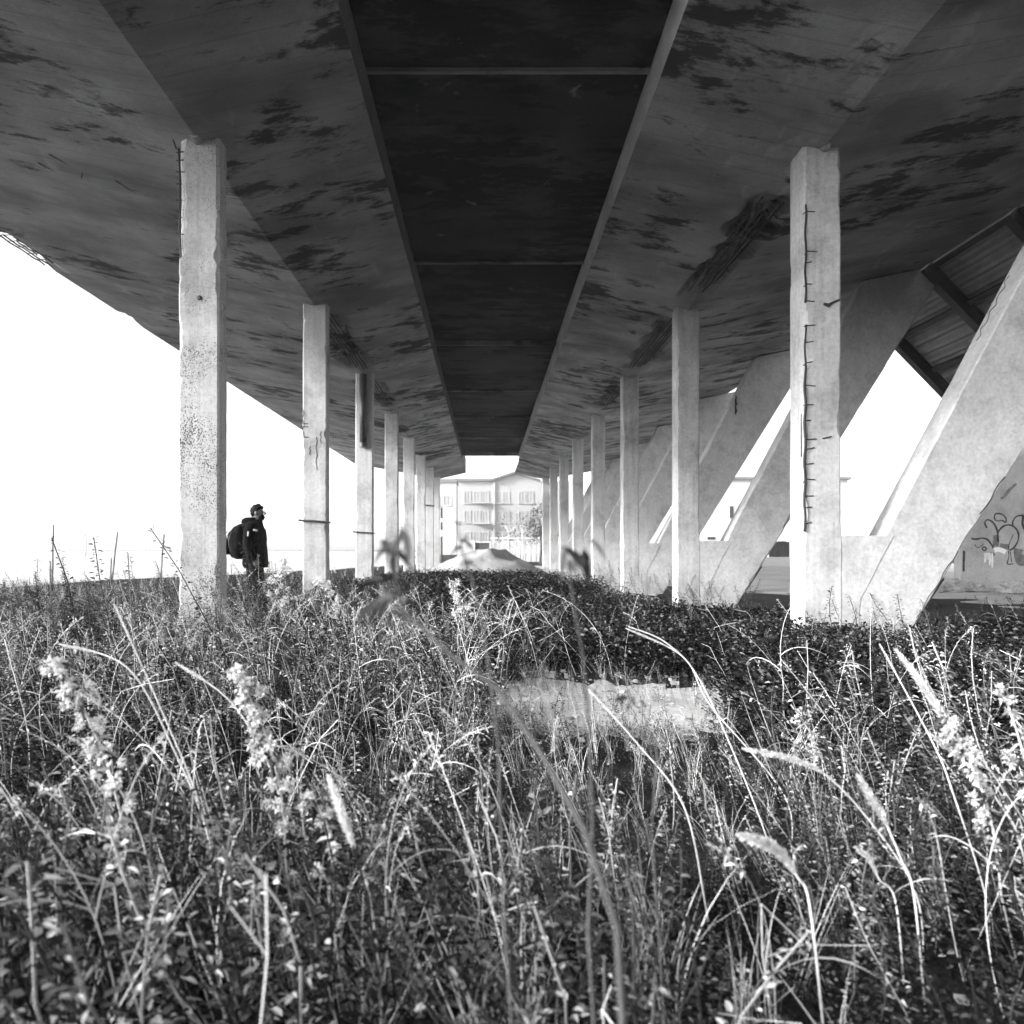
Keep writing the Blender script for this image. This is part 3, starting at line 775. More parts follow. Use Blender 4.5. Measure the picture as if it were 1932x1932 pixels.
def scatter(name, protos, pts, scl, mat, label, cat=None, lean=.25, tone_j=.22, parent=None):
    VV, QQ, TT = [], [], []; off = 0
    which = rng.integers(0, len(protos), len(pts))
    for pi, (v, q, t_) in enumerate(protos):
        idx = np.where(which == pi)[0]
        if not len(idx): continue
        P = pts[idx]; S = scl[idx]; n = len(idx)
        a = rng.uniform(0, 2*np.pi, n); ca, sa = np.cos(a), np.sin(a)
        x = v[None, :, 0]*ca[:, None]-v[None, :, 1]*sa[:, None]; y = v[None, :, 0]*sa[:, None]+v[None, :, 1]*ca[:, None]; z = np.repeat(v[None, :, 2], n, 0)
        lx = rng.normal(-.18, lean, n); ly = rng.normal(0, lean, n)
        x = (x+lx[:, None]*z)*S[:, None]+P[:, 0:1]; y = (y+ly[:, None]*z)*S[:, None]+P[:, 1:2]; z = z*S[:, None]+P[:, 2:3]
        VV.append(np.stack([x, y, z], 2).reshape(-1, 3).astype(np.float32))
        QQ.append((q[None]+(np.arange(n)*len(v))[:, None, None]).reshape(-1, 4)+off); off += n*len(v)
        TT.append(np.clip(t_[None]+rng.normal(0, tone_j, n)[:, None], 0, 1).reshape(-1).astype(np.float32))
    o = np_mesh(name, np.concatenate(VV), np.concatenate(QQ).astype(np.int32), np.concatenate(TT), mat, parent)
    if parent is None: tag(o, label, cat, kind='stuff')
    return o

def herb_proto(h, nleaf, L0, seed, bare=.1, hexl=True):
    random.seed(seed); vg = Veg(); k = random.uniform(-.25, .1)
    cur = lambda f: Vector((k*h*f*f+.015*math.sin(f*7+seed), .02*math.sin(f*5+seed*2), h*f))
    vg.stalk([cur(i/5) for i in range(6)], .0022, .45)
    for i in range(nleaf):
        f = bare+(1-bare)*(i+random.random())/nleaf; a = i*2.4+random.uniform(-.5, .5); p = cur(f)
        L = L0*random.uniform(.6, 1.2)*(1.1-.5*f); br = random.uniform(0, .05)*(1.2-f)
        d = Vector((math.cos(a), math.sin(a), random.uniform(-.1, .8))); p2 = p+d*br
        (vg.hexleaf if hexl else vg.leaf)(p2, d, L, L*random.uniform(.35, .6), min(1, max(0, random.gauss(.42, .16))), random.uniform(0, .5))
    return vg.arr()
def clump_proto(r, h, n, L0, seed):
    random.seed(seed); vg = Veg()
    for i in range(n):
        a = random.uniform(0, 6.28); rr = r*math.sqrt(random.random()); z = h*random.random()**.6*(1-.5*(rr/r)**2)
        d = Vector((math.cos(a)*random.uniform(.3, 1), math.sin(a)*random.uniform(.3, 1), random.uniform(-.2, 1)))
        L = L0*random.uniform(.6, 1.3)
        vg.leaf(Vector((rr*math.cos(a), rr*math.sin(a), z)), d, L, L*random.uniform(.4, .65), min(1, max(0, random.gauss(.4, .25))), .2)
    return vg.arr()
def tuft_proto(n, h, seed, wd=.004):
    random.seed(seed); vg = Veg()
    for i in range(n):
        a = random.uniform(0, 6.28); hh = h*random.uniform(.5, 1.15); bend = random.uniform(.1, .55)*hh
        b0 = Vector((random.uniform(-.03, .03), random.uniform(-.03, .03), 0)); dx, dy = math.cos(a), math.sin(a)
        pts = []
        for s in range(8):
            f = s/7; pts.append(b0+Vector((dx*bend*f*f-.12*hh*f*f, dy*bend*f*f, hh*(f-.28*bend/hh*f**3))))
        ww = wd*random.uniform(.6, 1.4)
        vg.strip(pts, [ww, ww, ww*.97, ww*.92, ww*.82, ww*.65, ww*.4, ww*.08], min(1, max(0, random.gauss(.55, .28))), Vector((-dy, dx, random.uniform(-.3, .3))).normalized())
    return vg.arr()
def drystalk_proto(h, seed, head=True):
    random.seed(seed); vg = Veg(); bend = random.uniform(.25, .6)*h
    P = lambda f: Vector((-bend*f**2.2, .04*math.sin(f*3+seed), h*(f-.22*f**3)))
    pts = [P(i/15) for i in range(16)]
    vg.stalk(pts, [.0017-.0010*i/15 for i in range(16)], random.uniform(.5, 1))
    for i in range(2):   # blade leaf
        f = random.uniform(.2, .6); a = random.uniform(0, 6.28); p = P(f); L = random.uniform(.1, .25)
        q = [p+Vector((math.cos(a)*L*g_, math.sin(a)*L*g_, L*(.7*g_-.7*g_*g_))) for g_ in (0, .15, .3, .45, .6, .75, .9, 1)]
        vg.strip(q, [.003, .0035, .0036, .0035, .0032, .0026, .0014, .0004], random.uniform(.3, .8))
    if head:
        for i in range(22):
            f = .78+.22*i/22; p = P(f); d = Vector((random.gauss(-.5, .5), random.gauss(0, .6), random.gauss(.4, .4)))
            vg.leaf(p, d, random.uniform(.012, .03), .004, random.uniform(.5, 1), .2)
    return vg.arr()

def in_path(x, y):
    x += .35*mnoise.noise(Vector((x*1.6, y*1.6, 2))); y += .35*mnoise.noise(Vector((x*1.6, y*1.6, 8)))
    return ((x-(PATH[0]+PATH[1])/2)/((PATH[1]-PATH[0])/2))**2+((y-(PATH[2]+PATH[3])/2)/((PATH[3]-PATH[2])/2))**2 < 1
def blocked(x, y):
    for yf in LROW:
        if abs(x-LX) < .27 and yf-.05 < y < yf+CD+.05: return True
    for yf in RROW:
        if RX-.27 < x < RX+1.05 and yf-.05 < y < yf+CD+.05: return True
    return False
def sample(n, x0, x1, y0, y1, keep=None, frustum=True):
    out = []; tries = 0
    while len(out) < n and tries < n*30:
        tries += 1
        x = random.uniform(x0, x1); y = random.uniform(y0, y1)
        if frustum and not (-.70*y-.9 < x < .78*y+.9): continue
        if blocked(x, y): continue
        if keep is not None and random.random() > keep(x, y): continue
        out.append((x, y, gz(x, y)))
    return np.array(out)
nzf = lambda x, y, s=1, o=0: mnoise.noise(Vector((x*s, y*s, o)))

herbs = [herb_proto(.46, 64, .036, s) for s in range(6)]
smallherbs = [herb_proto(.40, 72, .026, 30+s, .05) for s in range(6)]
farherbs = [herb_proto(.40, 64, .030, 130+s, .05, False) for s in range(6)]
tallherbs = [herb_proto(.86, 80, .030, 230+s, .35) for s in range(5)]
lowclumps = [clump_proto(.14, .2, 60, .024, 150+s) for s in range(5)]
clumps = [clump_proto(.16, .26, 90, .036, 50+s) for s in range(5)]
tufts = [tuft_proto(12, .46, 70+s, .0032) for s in range(6)]
stalks = [drystalk_proto(.85, 90+s) for s in range(8)]
def dead_proto(h, seed):
    random.seed(seed); vg = Veg(); p = Vector((0, 0, 0)); d = Vector((random.gauss(-.15, .2), random.gauss(0, .2), 1)).normalized(); pts = [p]
    for i in range(5):
        p = p+d*h/5; pts.append(p); d = (d+Vector((random.gauss(-.06, .12), random.gauss(0, .12), random.gauss(0, .05)))).normalized()
        if i == random.choice((2, 3)): d = Vector((random.gauss(-.6, .5), random.gauss(0, .5), random.uniform(-.7, .4))).normalized()
    vg.stalk(pts, .0017, random.uniform(.3, .9))
    for i in range(3):
        q = random.choice(pts[1:-1]); e = Vector((random.gauss(0, 1), random.gauss(0, 1), random.uniform(.2, 1))).normalized()*random.uniform(.05, .16)
        vg.stalk([q, q+e], .001, random.uniform(.3, .9))
    return vg.arr()
deads = [dead_proto(.7, 200+s) for s in range(9)]
random.seed(11)

# near weeds
def dark_zone(x, y):
    if y > 6.5+.5*nzf(x, y, .9, 12) and x > -.8+.5*nzf(x, y, .8, 14): return True
    return y > 3.7+.35*nzf(x, y, 1.2, 4) and x > 1.25+.25*nzf(x, y, 1.0, 6)-(.6*(y-6.2) if y > 6.2 else 0)
def hscale(P, base, j=.25):
    k = np.array([(1+.35*nzf(p[0], p[1], .6, 7))*(.52 if (2.3 < p[1] < 4.7 and 0 < p[0]/p[1] < .38) else 1) for p in P]); return base*k*rng.uniform(1-j, 1+j, len(P))
def near(a, f, o, s_=.8):
    return lambda x, y: 0 if in_path(x, y) or dark_zone(x, y) else a+f*nzf(x, y, s_, o)
P = sample(1600, -7, 8, 1.15, 9.5, near(.35, 1.3, 2)); scatter('leafy_weeds', herbs, P, hscale(P, .95), M['leaf'], 'leafy green weeds filling the foreground')
P = sample(3500, -7, 8, 1.15, 9.5, near(.35, 1.2, 8)); scatter('small_leaved_weeds', smallherbs, P, hscale(P, 1.0), M['leaf'], 'small leaved weeds in the foreground')
P = sample(430, -7, 8, 1.15, 9.5, near(.2, 1.3, 5)); scatter('grass', tufts, P, hscale(P, 1.0), M['straw'], 'dry grass blades among the foreground weeds')
P = sample(650, -6, 7, 1.3, 8.5, lambda x, y: 0 if in_path(x, y) else (.9 if x < .1*y else (.05 if dark_zone(x, y) else .35))); scatter('dry_stalks', stalks, P, hscale(P, .85), M['straw'], 'thin dry grass stalks bending left in the foreground', lean=.12)
P = sample(2600, -5, 5, 1.0, 5.5, lambda x, y: 0 if in_path(x, y) or dark_zone(x, y) else (1 if 0 < x/y < .5 else .55)); scatter('ground_cover', lowclumps, P, hscale(P, .8), M['darkleaf'], 'low leafy ground cover between the foreground stems')
P = sample(330, -6, 7, 1.2, 8, lambda x, y: 0 if in_path(x, y) else (.08 if dark_zone(x, y) else 1)); scatter('broken_stalks', deads, P, hscale(P, .8), M['straw'], 'broken dead stalks tangled among the foreground weeds', lean=.35)
P = sample(75, -6, -.6, 2.6, 7.5, lambda x, y: 1 if x < -.18*y-.4 else .15); scatter('tall_wispy_weeds', tallherbs, P, hscale(P, 1.0), M['leaf'], 'tall wispy weeds rising at the left of the foreground', lean=.1)
def plume_proto(h, seed):
    random.seed(seed); vg = Veg(); P = lambda f: Vector((-.22*h*f*f, .03*math.sin(f*4+seed), h*f))
    vg.stalk([P(i/7) for i in range(8)], .0014, .35)
    for i in range(60):
        f = random.uniform(.62, 1.0); c = P(f)+Vector((random.gauss(0, 1), random.gauss(0, 1), random.gauss(0, .6)))*.011*(1.3-f)*3
        vg.leaf(c, Vector((random.gauss(0, 1), random.gauss(0, 1), random.gauss(.3, .8))), random.uniform(.006, .014), .005, random.uniform(.1, .9), .1)
    return vg.arr()
P = sample(420, -2.2, 2.5, 1.12, 2.5); scatter('near_herbs', smallherbs, P, hscale(P, .8), M['leaf'], 'small herbs along the very front of the foreground')
P = sample(70, -2.2, 2.5, 1.3, 2.6); scatter('near_grass', tufts, P, hscale(P, .8), M['straw'], 'grass blades along the very front of the foreground')
plumes = [plume_proto(.62, 260+s) for s in range(6)]; random.seed(21)
P = sample(210, -6, 6, 1.7, 8, lambda x, y: 0 if in_path(x, y) else (.05 if dark_zone(x, y) else 1)); scatter('seed_plumes', plumes, P, hscale(P, .9), M['fluff'], 'small pale seed plumes among the foreground weeds', lean=.15)
P = [(random.uniform(-4.6, -2.1), random.uniform(6.3, 8.6)) for _ in range(150)]+[(random.uniform(-4.9, -2.3), random.uniform(9.6, 11.4)) for _ in range(90)]
P = np.array([(x, y, gz(x, y)) for x, y in P if not blocked(x, y)]); scatter('weeds_round_pillar', tallherbs, P, hscale(P, .8)*np.where(P[:, 1] > 9, .62, 1), M['leaf'], 'tall weeds round the near left column and the person', lean=.12)
def pebble(seed):
    random.seed(seed); vg = Veg(); c = [Vector((x*random.uniform(.6, 1), y*random.uniform(.6, 1), z*random.uniform(.5, .8)+.3)) for x in (-1, 1) for y in (-1, 1) for z in (-1, 1)]
    for f in ((0, 1, 3, 2), (4, 6, 7, 5), (0, 4, 5, 1), (2, 3, 7, 6), (1, 5, 7, 3)): vg.quad(c[f[0]], c[f[1]], c[f[2]], c[f[3]], random.random())
    return vg.arr()
peb = [pebble(300+i) for i in range(6)]; random.seed(12)
P = sample(900, PATH[0]-.4, PATH[1]+.4, PATH[2]-.3, PATH[3]+.3); scatter('pebbles', peb, P, .004+.022*rng.random(len(P))**4, M['grit'], 'pebbles and grit on the bare sandy patch', lean=0)
P = sample(900, -4, 5, 1.2, 9); scatter('soil_litter', peb, P, .004+.012*rng.random(len(P))**3, M['grit'], 'small stones and litter on the soil between the weeds', lean=0)
# short stubble on the bare patch
P = sample(330, PATH[0]-.2, PATH[1]+.2, PATH[2]-.2, PATH[3]+.2, lambda x, y: .5+1.2*nzf(x, y, 1.8, 3)); scatter('patch_herbs', smallherbs, P, hscale(P, .4), M['leaf'], 'small herbs creeping over the bare sandy patch')
P = sample(160, PATH[0]-.2, PATH[1]+.2, PATH[2]-.2, PATH[3]+.2); scatter('stubble', tufts, P, hscale(P, .4), M['straw'], 'short dry stubble on the bare sandy patch')
# dark low growth right of the path, round the right column feet
P = sample(3300, -1.2, 9.5, 3.4, 10.4, lambda x, y: 0 if in_path(x, y) or (x > 4.4 and y > 8.0) else (1 if dark_zone(x, y) else 0)); scatter('dark_undergrowth', clumps, P, hscale(P, 1.05), M['darkleaf'], 'dark low undergrowth round the right column feet')
P = sample(500, .2, 9.5, 3.4, 10.4, lambda x, y: 0 if in_path(x, y) else (1 if dark_zone(x, y) else 0)); scatter('undergrowth_herbs', smallherbs, P, hscale(P, .9), M['leaf'], 'small herbs standing in the dark undergrowth')
# left bank, taller, round the left columns and the person
P = sample(2100, -11, -1.2, 7.5, 17, lambda x, y: .6+.6*nzf(x, y, .5, 3)); scatter('bank_weeds', farherbs, P, hscale(P, .95)*np.where((P[:, 0] > -5.2) & (P[:, 1] < 15), 1.3, .9), M['leaf'], 'tall weeds on the bank along the left columns')
P = sample(700, -11, -1.2, 7.5, 17); scatter('bank_grass', tufts, P, hscale(P, .9), M['straw'], 'dry grass on the bank along the left columns')
# middle belts under the deck
P = sample(1500, -2.8, 2.6, 9.2, 13.8, lambda x, y: 1 if y < 11.3 or x < .9 else .5); scatter('low_ivy', clumps, P, hscale(P, 1.1), M['darkleaf'], 'dark leafy ground cover under the deck')
P = sample(1300, -3.2, 2.8, 15.0, 23, lambda x, y: 1 if x < 2.2-(y-15)*.1 else .2, False); scatter('dark_hedge_growth', clumps, P, hscale(P, 1.45), M['darkleaf'], 'dark belt of low bushes before the sand heap')
# grass in far field on the left
P = sample(2200, -60, -4, 17, 70, None, False); scatter('field_grass', tufts, P, hscale(P, .8), M['straw'], 'pale hazy grass of the left field', tone_j=.1)
# small growth at the feet of the right columns, in front of the arms
P = np.array([(RX+random.uniform(-.35, 1.1), yf-random.uniform(.1, .35), 0.0) for yf in RROW[:5] for _ in range(16)]); scatter('column_foot_weeds', smallherbs, P, hscale(P, 1.25), M['leaf'], 'weeds growing at the feet of the right columns')

# ------------------------------------------------------------------ single plants
def foxtail(pts, hl, hr, label, r=.0028, cat='grass stalk'):
    """stalk through pts; fuzzy seed head over the last hl of its length, at most hr thick"""
    q0 = Vector(pts[0]); pts = [(q0.x+.10*(q0.z)+.01, q0.y+.02, gz(q0.x, q0.y)-.02)]+list(pts)
    root = empty('seed_stalk', tuple(pts[0]), label, cat, 'grass stalks with seed heads')
    P3 = [Vector(p) for p in pts]; path = []
    for i in range(len(P3)-1):
        p0, p1, p2, p3 = P3[max(0, i-1)], P3[i], P3[i+1], P3[min(len(P3)-1, i+2)]
        for s in range(8):
            t_ = s/8; path.append(.5*((2*p1)+(p2-p0)*t_+(2*p0-5*p1+4*p2-p3)*t_*t_+(3*p1-p0-3*p2+p3)*t_**3))
    path.append(P3[-1])
    vg = Veg(); vg.stalk(path, [r*(1-.5*i/len(path)) for i in range(len(path))], .75); vg.build('stem', M['straw'], root)
    L = [0]
    for i in range(1, len(path)): L.append(L[-1]+(path[i]-path[i-1]).length)
    tot = L[-1]; vg = Veg()
    def pt(s):
        for i in range(1, len(path)):
            if L[i] >= s: f = (s-L[i-1])/max(1e-6, L[i]-L[i-1]); return path[i-1].lerp(path[i], f), (path[i]-path[i-1]).normalized()
        return path[-1], (path[-1]-path[-2]).normalized()
    n = int(620*hl/.12)
    for i in range(n):
        f = random.random(); p, tv = pt(tot-hl+hl*f); e = hr*(math.sin(math.pi*min(1, .08+f*.9))**.5)*random.uniform(.5, 1.05)
        a = tv.cross(Vector((random.gauss(0, 1), random.gauss(0, 1), random.gauss(0, 1)))).normalized()
        vg.leaf(p+a*e*.2, a*.7+tv*.9, e*1.3, e*.34, random.uniform(.6, 1), .05)
    vg.build('seed_head', M['fluff'], root); return root
fx = [
 ([(1905,1690,2.2),(1850,1480,2.2),(1760,1320,2.25),(1690,1225,2.3)], .36, .017, 'tall seed stalk arching left over the dark growth at the right edge'),
 ([(1930,1640,2.3),(1890,1500,2.3),(1800,1420,2.3),(1755,1385,2.3)], .13, .012, 'short thick seed head low beside the right edge, leaning left'),
 ([(1730,1690,1.9),(1650,1560,1.9),(1540,1450,1.9),(1400,1412,1.95)], .20, .011, 'long seed stalk bending flat to the left, lower right'),
 ([(1725,1690,1.7),(1700,1620,1.7),(1665,1540,1.7),(1618,1462,1.7)], .13, .013, 'plump white seed head leaning left, lower right centre'),
 ([(1530,1720,1.5),(1505,1655,1.5),(1460,1600,1.5),(1392,1575,1.5)], .14, .016, 'thickest white seed head drooping left near the bottom right'),
 ([(1690,1700,1.8),(1660,1660,1.8),(1640,1620,1.8),(1612,1598,1.8)], .09, .010, 'short pale seed head near the bottom right'),
 ([(700,1710,1.5),(680,1640,1.5),(650,1550,1.5),(618,1462,1.55)], .16, .013, 'white feathery seed head left of the middle foreground'),
 ([(395,1590,1.9),(330,1420,1.95),(240,1260,2.0),(110,1215,2.05)], .12, .006, 'long dry stalk arching over to the left foreground'),
 ([(420,1690,1.8),(370,1500,1.85),(300,1330,1.9),(215,1140,1.95)], .12, .005, 'tallest thin dry stalk rising in the left foreground'),
 ([(560,1690,2.0),(520,1480,2.0),(440,1330,2.05),(330,1250,2.1)], .12, .007, 'pale seed stalk bending left of the fluffy plant'),
 ([(1480,1500,2.6),(1340,1330,2.7),(1290,1240,2.75),(1180,1185,2.8)], .16, .006, 'bent dry stalk drooping before the dark growth in the middle'),
 ([(1440,1560,2.5),(1330,1300,2.6),(1260,1215,2.65),(1185,1182,2.7)], .10, .004, 'thin bent dry stalk beside the drooping one in the middle'),
 ([(1330,1700,2.0),(1290,1520,2.0),(1200,1400,2.05),(1110,1300,2.1)], .10, .005, 'long thin stalk crossing the sandy patch'),
 ([(1860,1690,2.0),(1800,1500,2.05),(1760,1400,2.1),(1660,1215,2.2)], .10, .004, 'thin straight stalk behind the seed heads at right'),
]
for pts, hl, hr, lab in fx: foxtail([at(*p) for p in pts], hl, hr, lab)

def fluffy(x0, y0, x1, y1, d, nb, rad, label, dark=False):
    """tall forb gone to seed: stem with tufts of white fluff up its length"""
    a = at(x0, y0, d); e = at(x1, y1, d); g0 = Vector((a.x+.05, d+.01, gz(a.x, d)-.02))
    root = empty('fluffy_weed', tuple(g0), label, 'weed', 'tall weeds gone to seed')
    path = [a.lerp(e, f)+Vector((.02*math.sin(f*4), 0, .03*math.sin(f*3.1))) for f in [i/10 for i in range(11)]]
    vg = Veg(); vg.stalk(([g0] if a.z > g0.z+.05 else [])+path, .0028, .6); vg.build('stem', M['straw'], root)
    vg = Veg(); vl = Veg()
    for i in range(nb):
        f = .15+.85*i/nb; k = min(9, int(f*10)); p = path[k].lerp(path[k+1], f*10-k)
        ang = random.uniform(0, 6.28); c = p+Vector((math.cos(ang)*rad*1.6*random.random(), math.sin(ang)*rad*1.6*random.random(), random.uniform(-.01, .02)))
        rr = rad*random.uniform(.5, 1.0)
        for j in range(60):
            dv = Vector((random.gauss(0, 1), random.gauss(0, 1), random.gauss(.2, 1))).normalized()
            vg.leaf(c+dv*rr*random.uniform(.1, .6), dv, rr*random.uniform(.3, .6), rr*.26, random.uniform(.3, 1), .1)
        for j in range(3):
            dv = Vector((random.gauss(0, 1), random.gauss(0, 1), random.gauss(0, .6))); vl.hexleaf(p, dv, .032*random.uniform(.6, 1.2), .011, random.random(), .5)
    tag(vg.build('seed_fluff', M['fluff'], root), kind='stuff'); tag(vl.build('leaves', M['leaf'], root), kind='stuff')
fluffy(250, 1690, 120, 1240, 1.7, 26, .026, 'white fluffy weed farthest left in the foreground')
fluffy(540, 1640, 460, 1265, 1.8, 26, .030, 'bright fluffy weed left of the middle, at the stalks')
fluffy(620, 1690, 590, 1500, 1.6, 9, .022, 'short fluffy weed at the bottom left of the middle')
fluffy(1890, 1690, 1790, 1340, 1.9, 20, .026, 'white fluffy weed beside the seed stalks at right')
fluffy(1945, 1640, 1900, 1290, 2.0, 18, .028, 'tall fluffy weed cut by the right edge')
fluffy(1560, 1500, 1500, 1330, 3.0, 9, .03, 'small fluffy weed at the end of the sandy patch')
fluffy(510, 1160, 540, 1050, 7.0, 12, .06, 'pale fluffy bush in front of the person')
fluffy(880, 1230, 850, 1090, 6.0, 16, .05, 'pale fluffy weed below the sand heap')
fluffy(640, 1180, 600, 1090, 7.5, 12, .06, 'pale fluffy bush at the foot of the second left column')

# out-of-focus plants close to the lens
def near_plant(path, leaves, label, r, dark=False, sizes=(.03, .05)):
    P3 = [at(*p) for p in path]; P3 = [Vector((P3[0].x+.04, P3[0].y+.01, gz(P3[0].x, P3[0].y)-.02))]+P3; root = empty('near_weed', tuple(P3[0]), label, 'weed', 'weeds close to the camera')
    mb = MB(); sp = []
    for i in range(len(P3)-1):
        for s in range(5): sp.append(P3[i].lerp(P3[i+1], s/5))
    sp.append(P3[-1]); mb.tube(sp, [r*(1-.6*i/len(sp)) for i in range(len(sp))], 7); mb.build('stem', M['weedstem'], root, True)
    vg = Veg()
    for (x, y, d, n, spread) in leaves:
        c = at(x, y, d)
        for i in range(n):
            dv = Vector((random.gauss(0, 1), random.gauss(0, .7), random.gauss(.1, .8))).normalized()
            b0 = c+Vector((random.gauss(0, spread), random.gauss(0, spread), random.gauss(0, spread)))
            L = random.uniform(*sizes); vg.hexleaf(b0, dv, L, L*.42, random.uniform(.3, .78), .7)
    vg.build('leaves', M['leaf'], root)
M['weedstem'] = plain('weed_stem', .07, .7)
near_plant([(1165,1750,.75),(1100,1560,.76),(1020,1420,.78),(940,1300,.8),(850,1235,.82),(760,1150,.84),(735,1060,.85),(760,990,.85)],
           [(760,995,.85,3,.004),(735,1045,.85,6,.006),(745,1100,.85,8,.009),(735,1150,.84,10,.010)], 'blurred leafy weed close to the camera, stem crossing to the left', .0040, sizes=(.02, .034))
near_plant([(1110,1760,.9),(1118,1560,.9),(1112,1380,.9),(1100,1240,.9),(1080,1120,.9),(1068,1050,.9)],
           [(1060,1040,.9,5,.008),(1095,1030,.9,3,.006)], 'blurred thin upright weed close to the camera', .0024, sizes=(.02, .035))
near_plant([(950,1700,1.0),(940,1400,1.0),(915,1200,1.0),(890,1090,1.0),(872,1040,1.0),(864,995,1.0)],
           [(864,992,1.0,2,.002),(872,1030,1.0,7,.005),(885,1055,1.0,3,.003)], 'blurred weed with dark buds before the sand heap', .0022, sizes=(.012, .02))
near_plant([(1230,1560,1.3),(1240,1420,1.3),(1215,1350,1.3),(1190,1320,1.3),(1185,1300,1.3)],
           [(1190,1320,1.3,8,.008)], 'small dark budded weed over the sandy patch', .0018, sizes=(.012, .02))

# ------------------------------------------------------------------ trees in the background
def tree(base, h, cw, ch, label, nl, ls, group='background trees', seed=0, name='tree', pale=False):
    random.seed(seed); root = empty(name, base, label, 'tree', group)
    mb = MB(); b0 = Vector(base); mb.tube([b0+Vector((0, 0, -.2)), b0+Vector((.1, 0, h*.3)), b0+Vector((0, 0, h*.75))], [h*.025, h*.018, h*.006], 7)
    tips = []
    for i in range(9):
        a = i*2.4; z = h*(.3+.06*i); e = b0+Vector((math.cos(a)*cw*.6, math.sin(a)*cw*.6, z+h*.15)); tips.append(e)
        mb.tube([b0+Vector((0, 0, z)), e], [h*.008, h*.003], 5)
    mb.build('trunk', M['plaster' if pale or nl < 300 else 'bark'], root); vg = Veg()  # hazy and sparse trees: trunk paled in colour to imitate haze
    cl = [(t_+Vector((random.gauss(0, .2*cw), random.gauss(0, .2*cw), random.gauss(0, .1*ch)))) for t_ in tips for _ in range(3)]
    for i in range(nl):
        c = random.choice(cl); p = c+Vector((random.gauss(0, 1), random.gauss(0, 1), random.gauss(0, 1)))*cw*.16
        dv = Vector((random.gauss(0, 1), random.gauss(0, 1), random.gauss(0, 1))); vg.leaf(p, dv, ls*random.uniform(.6, 1.3), ls*.5, random.random(), .2)
    vg.build('crown', M['hazyleaf' if pale else 'treeleaf'], root)
b0 = at(1019, 1090, 52); tree((b0.x, 52, 0), 4.0, .95, 2.4, 'dark leafy tree beside the far right columns', 900, .16, seed=3)
b0 = at(958, 1090, 58); tree((b0.x, 58, 0), 3.6, 1.2, 2, 'sparse small tree before the pale boundary wall', 160, .16, seed=5)
b0 = at(985, 1090, 57); tree((b0.x, 57, 0), 3.5, .8, 2, 'sparse slim tree right of the middle before the boundary wall', 90, .16, seed=6)
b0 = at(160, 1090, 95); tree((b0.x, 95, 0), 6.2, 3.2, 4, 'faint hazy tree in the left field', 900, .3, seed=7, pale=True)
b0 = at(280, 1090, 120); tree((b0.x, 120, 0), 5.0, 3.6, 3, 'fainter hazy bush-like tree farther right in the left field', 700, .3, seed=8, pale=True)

# ------------------------------------------------------------------ the person with a backpack
random.seed(5)
PX, PY = -3.60, 11.9; PZ = gz(PX, PY)-.03
person = empty('person', (PX, PY, PZ), 'person in dark hooded jacket standing in profile among the weeds, looking right', 'person')
def skin_body(name, verts, edges, radii, mat, parent, root=0, sub=2):
    me = bpy.data.meshes.new(name); me.from_pydata([tuple(Vector(v)+Vector((PX, PY, PZ))) for v in verts], edges, [])
    o = bpy.data.objects.new(name, me); C.objects.link(o); me.materials.append(mat)
    md = o.modifiers.new('skin', 'SKIN'); md.use_smooth_shade = True
    for i, r in enumerate(radii):
        me.skin_vertices[0].data[i].radius = r if isinstance(r, tuple) else (r, r); me.skin_vertices[0].data[i].use_root = (i == root)
    if sub: sd = o.modifiers.new('sub', 'SUBSURF'); sd.levels = sub; sd.render_levels = sub
    o.parent = parent; o.matrix_parent_inverse = Matrix.Translation(parent.location).inverted(); return o
# faces +X (right), slightly turned from camera; y- is his right side (towards camera)
V_ = [(0,0,.92),(.0,0,1.10),(.0,0,1.28),(.01,0,1.42),(.03,0,1.50),(.055,0,1.56),(.07,0,1.64),(.065,0,1.70),   # 0-7 spine/head
      (.0,-.10,.90),(.02,-.105,.50),(-.01,-.11,.09),(.10,-.115,.04),                       # 8-11 right leg
      (.0,.10,.90),(.03,.105,.50),(.03,.11,.09),(.14,.115,.04),                             # 12-15 left leg
      (.0,-.17,1.41),(-.03,-.235,1.15),(.06,-.25,.93),(.09,-.25,.86),                        # 16-19 right arm
      (.0,.17,1.41),(-.02,.235,1.15),(.09,.24,.93),(.12,.24,.86),                           # 20-23 left arm
      (.10,-.275,.79),(.115,-.26,.775),(.118,-.245,.78),(.11,-.23,.79),(.14,-.225,.83),      # fingers right
      (.13,.265,.79),(.145,.25,.775),(.148,.235,.78),(.14,.22,.79),(.17,.215,.83)]
E_ = [(0,1),(1,2),(2,3),(3,4),(4,5),(5,6),(6,7),(0,8),(8,9),(9,10),(10,11),(0,12),(12,13),(13,14),(14,15),
      (3,16),(16,17),(17,18),(18,19),(3,20),(20,21),(21,22),(22,23)]+[(19,i) for i in range(24,29)]+[(23,i) for i in range(29,34)]
R_ = [.13,.125,.14,.12,.062,.07,.095,.06,.085,.062,.045,.035,.085,.062,.045,.035,.06,.048,.036,.03,.06,.048,.036,.03]+[.009]*10
skin_body('body', V_, E_, R_, M['skin'], person)
def loft(name, secs, mat, parent, n=20, rough=.0, seed=0):
    """secs: (cx, cy, z, rx, ry)"""
    mb = MB(); rings = []
    for (cx, cy, z, rx, ry) in secs:
        ring = []
        for i in range(n):
            a = 2*math.pi*i/n; k = 1+rough*mnoise.noise(Vector((math.cos(a)*2+seed, math.sin(a)*2, z*9)))
            ring.append((PX+cx+math.cos(a)*rx*k, PY+cy+math.sin(a)*ry*k, PZ+z))
        rings.append(ring)
    mb.rings(rings); return mb.build(name, mat, parent, True)
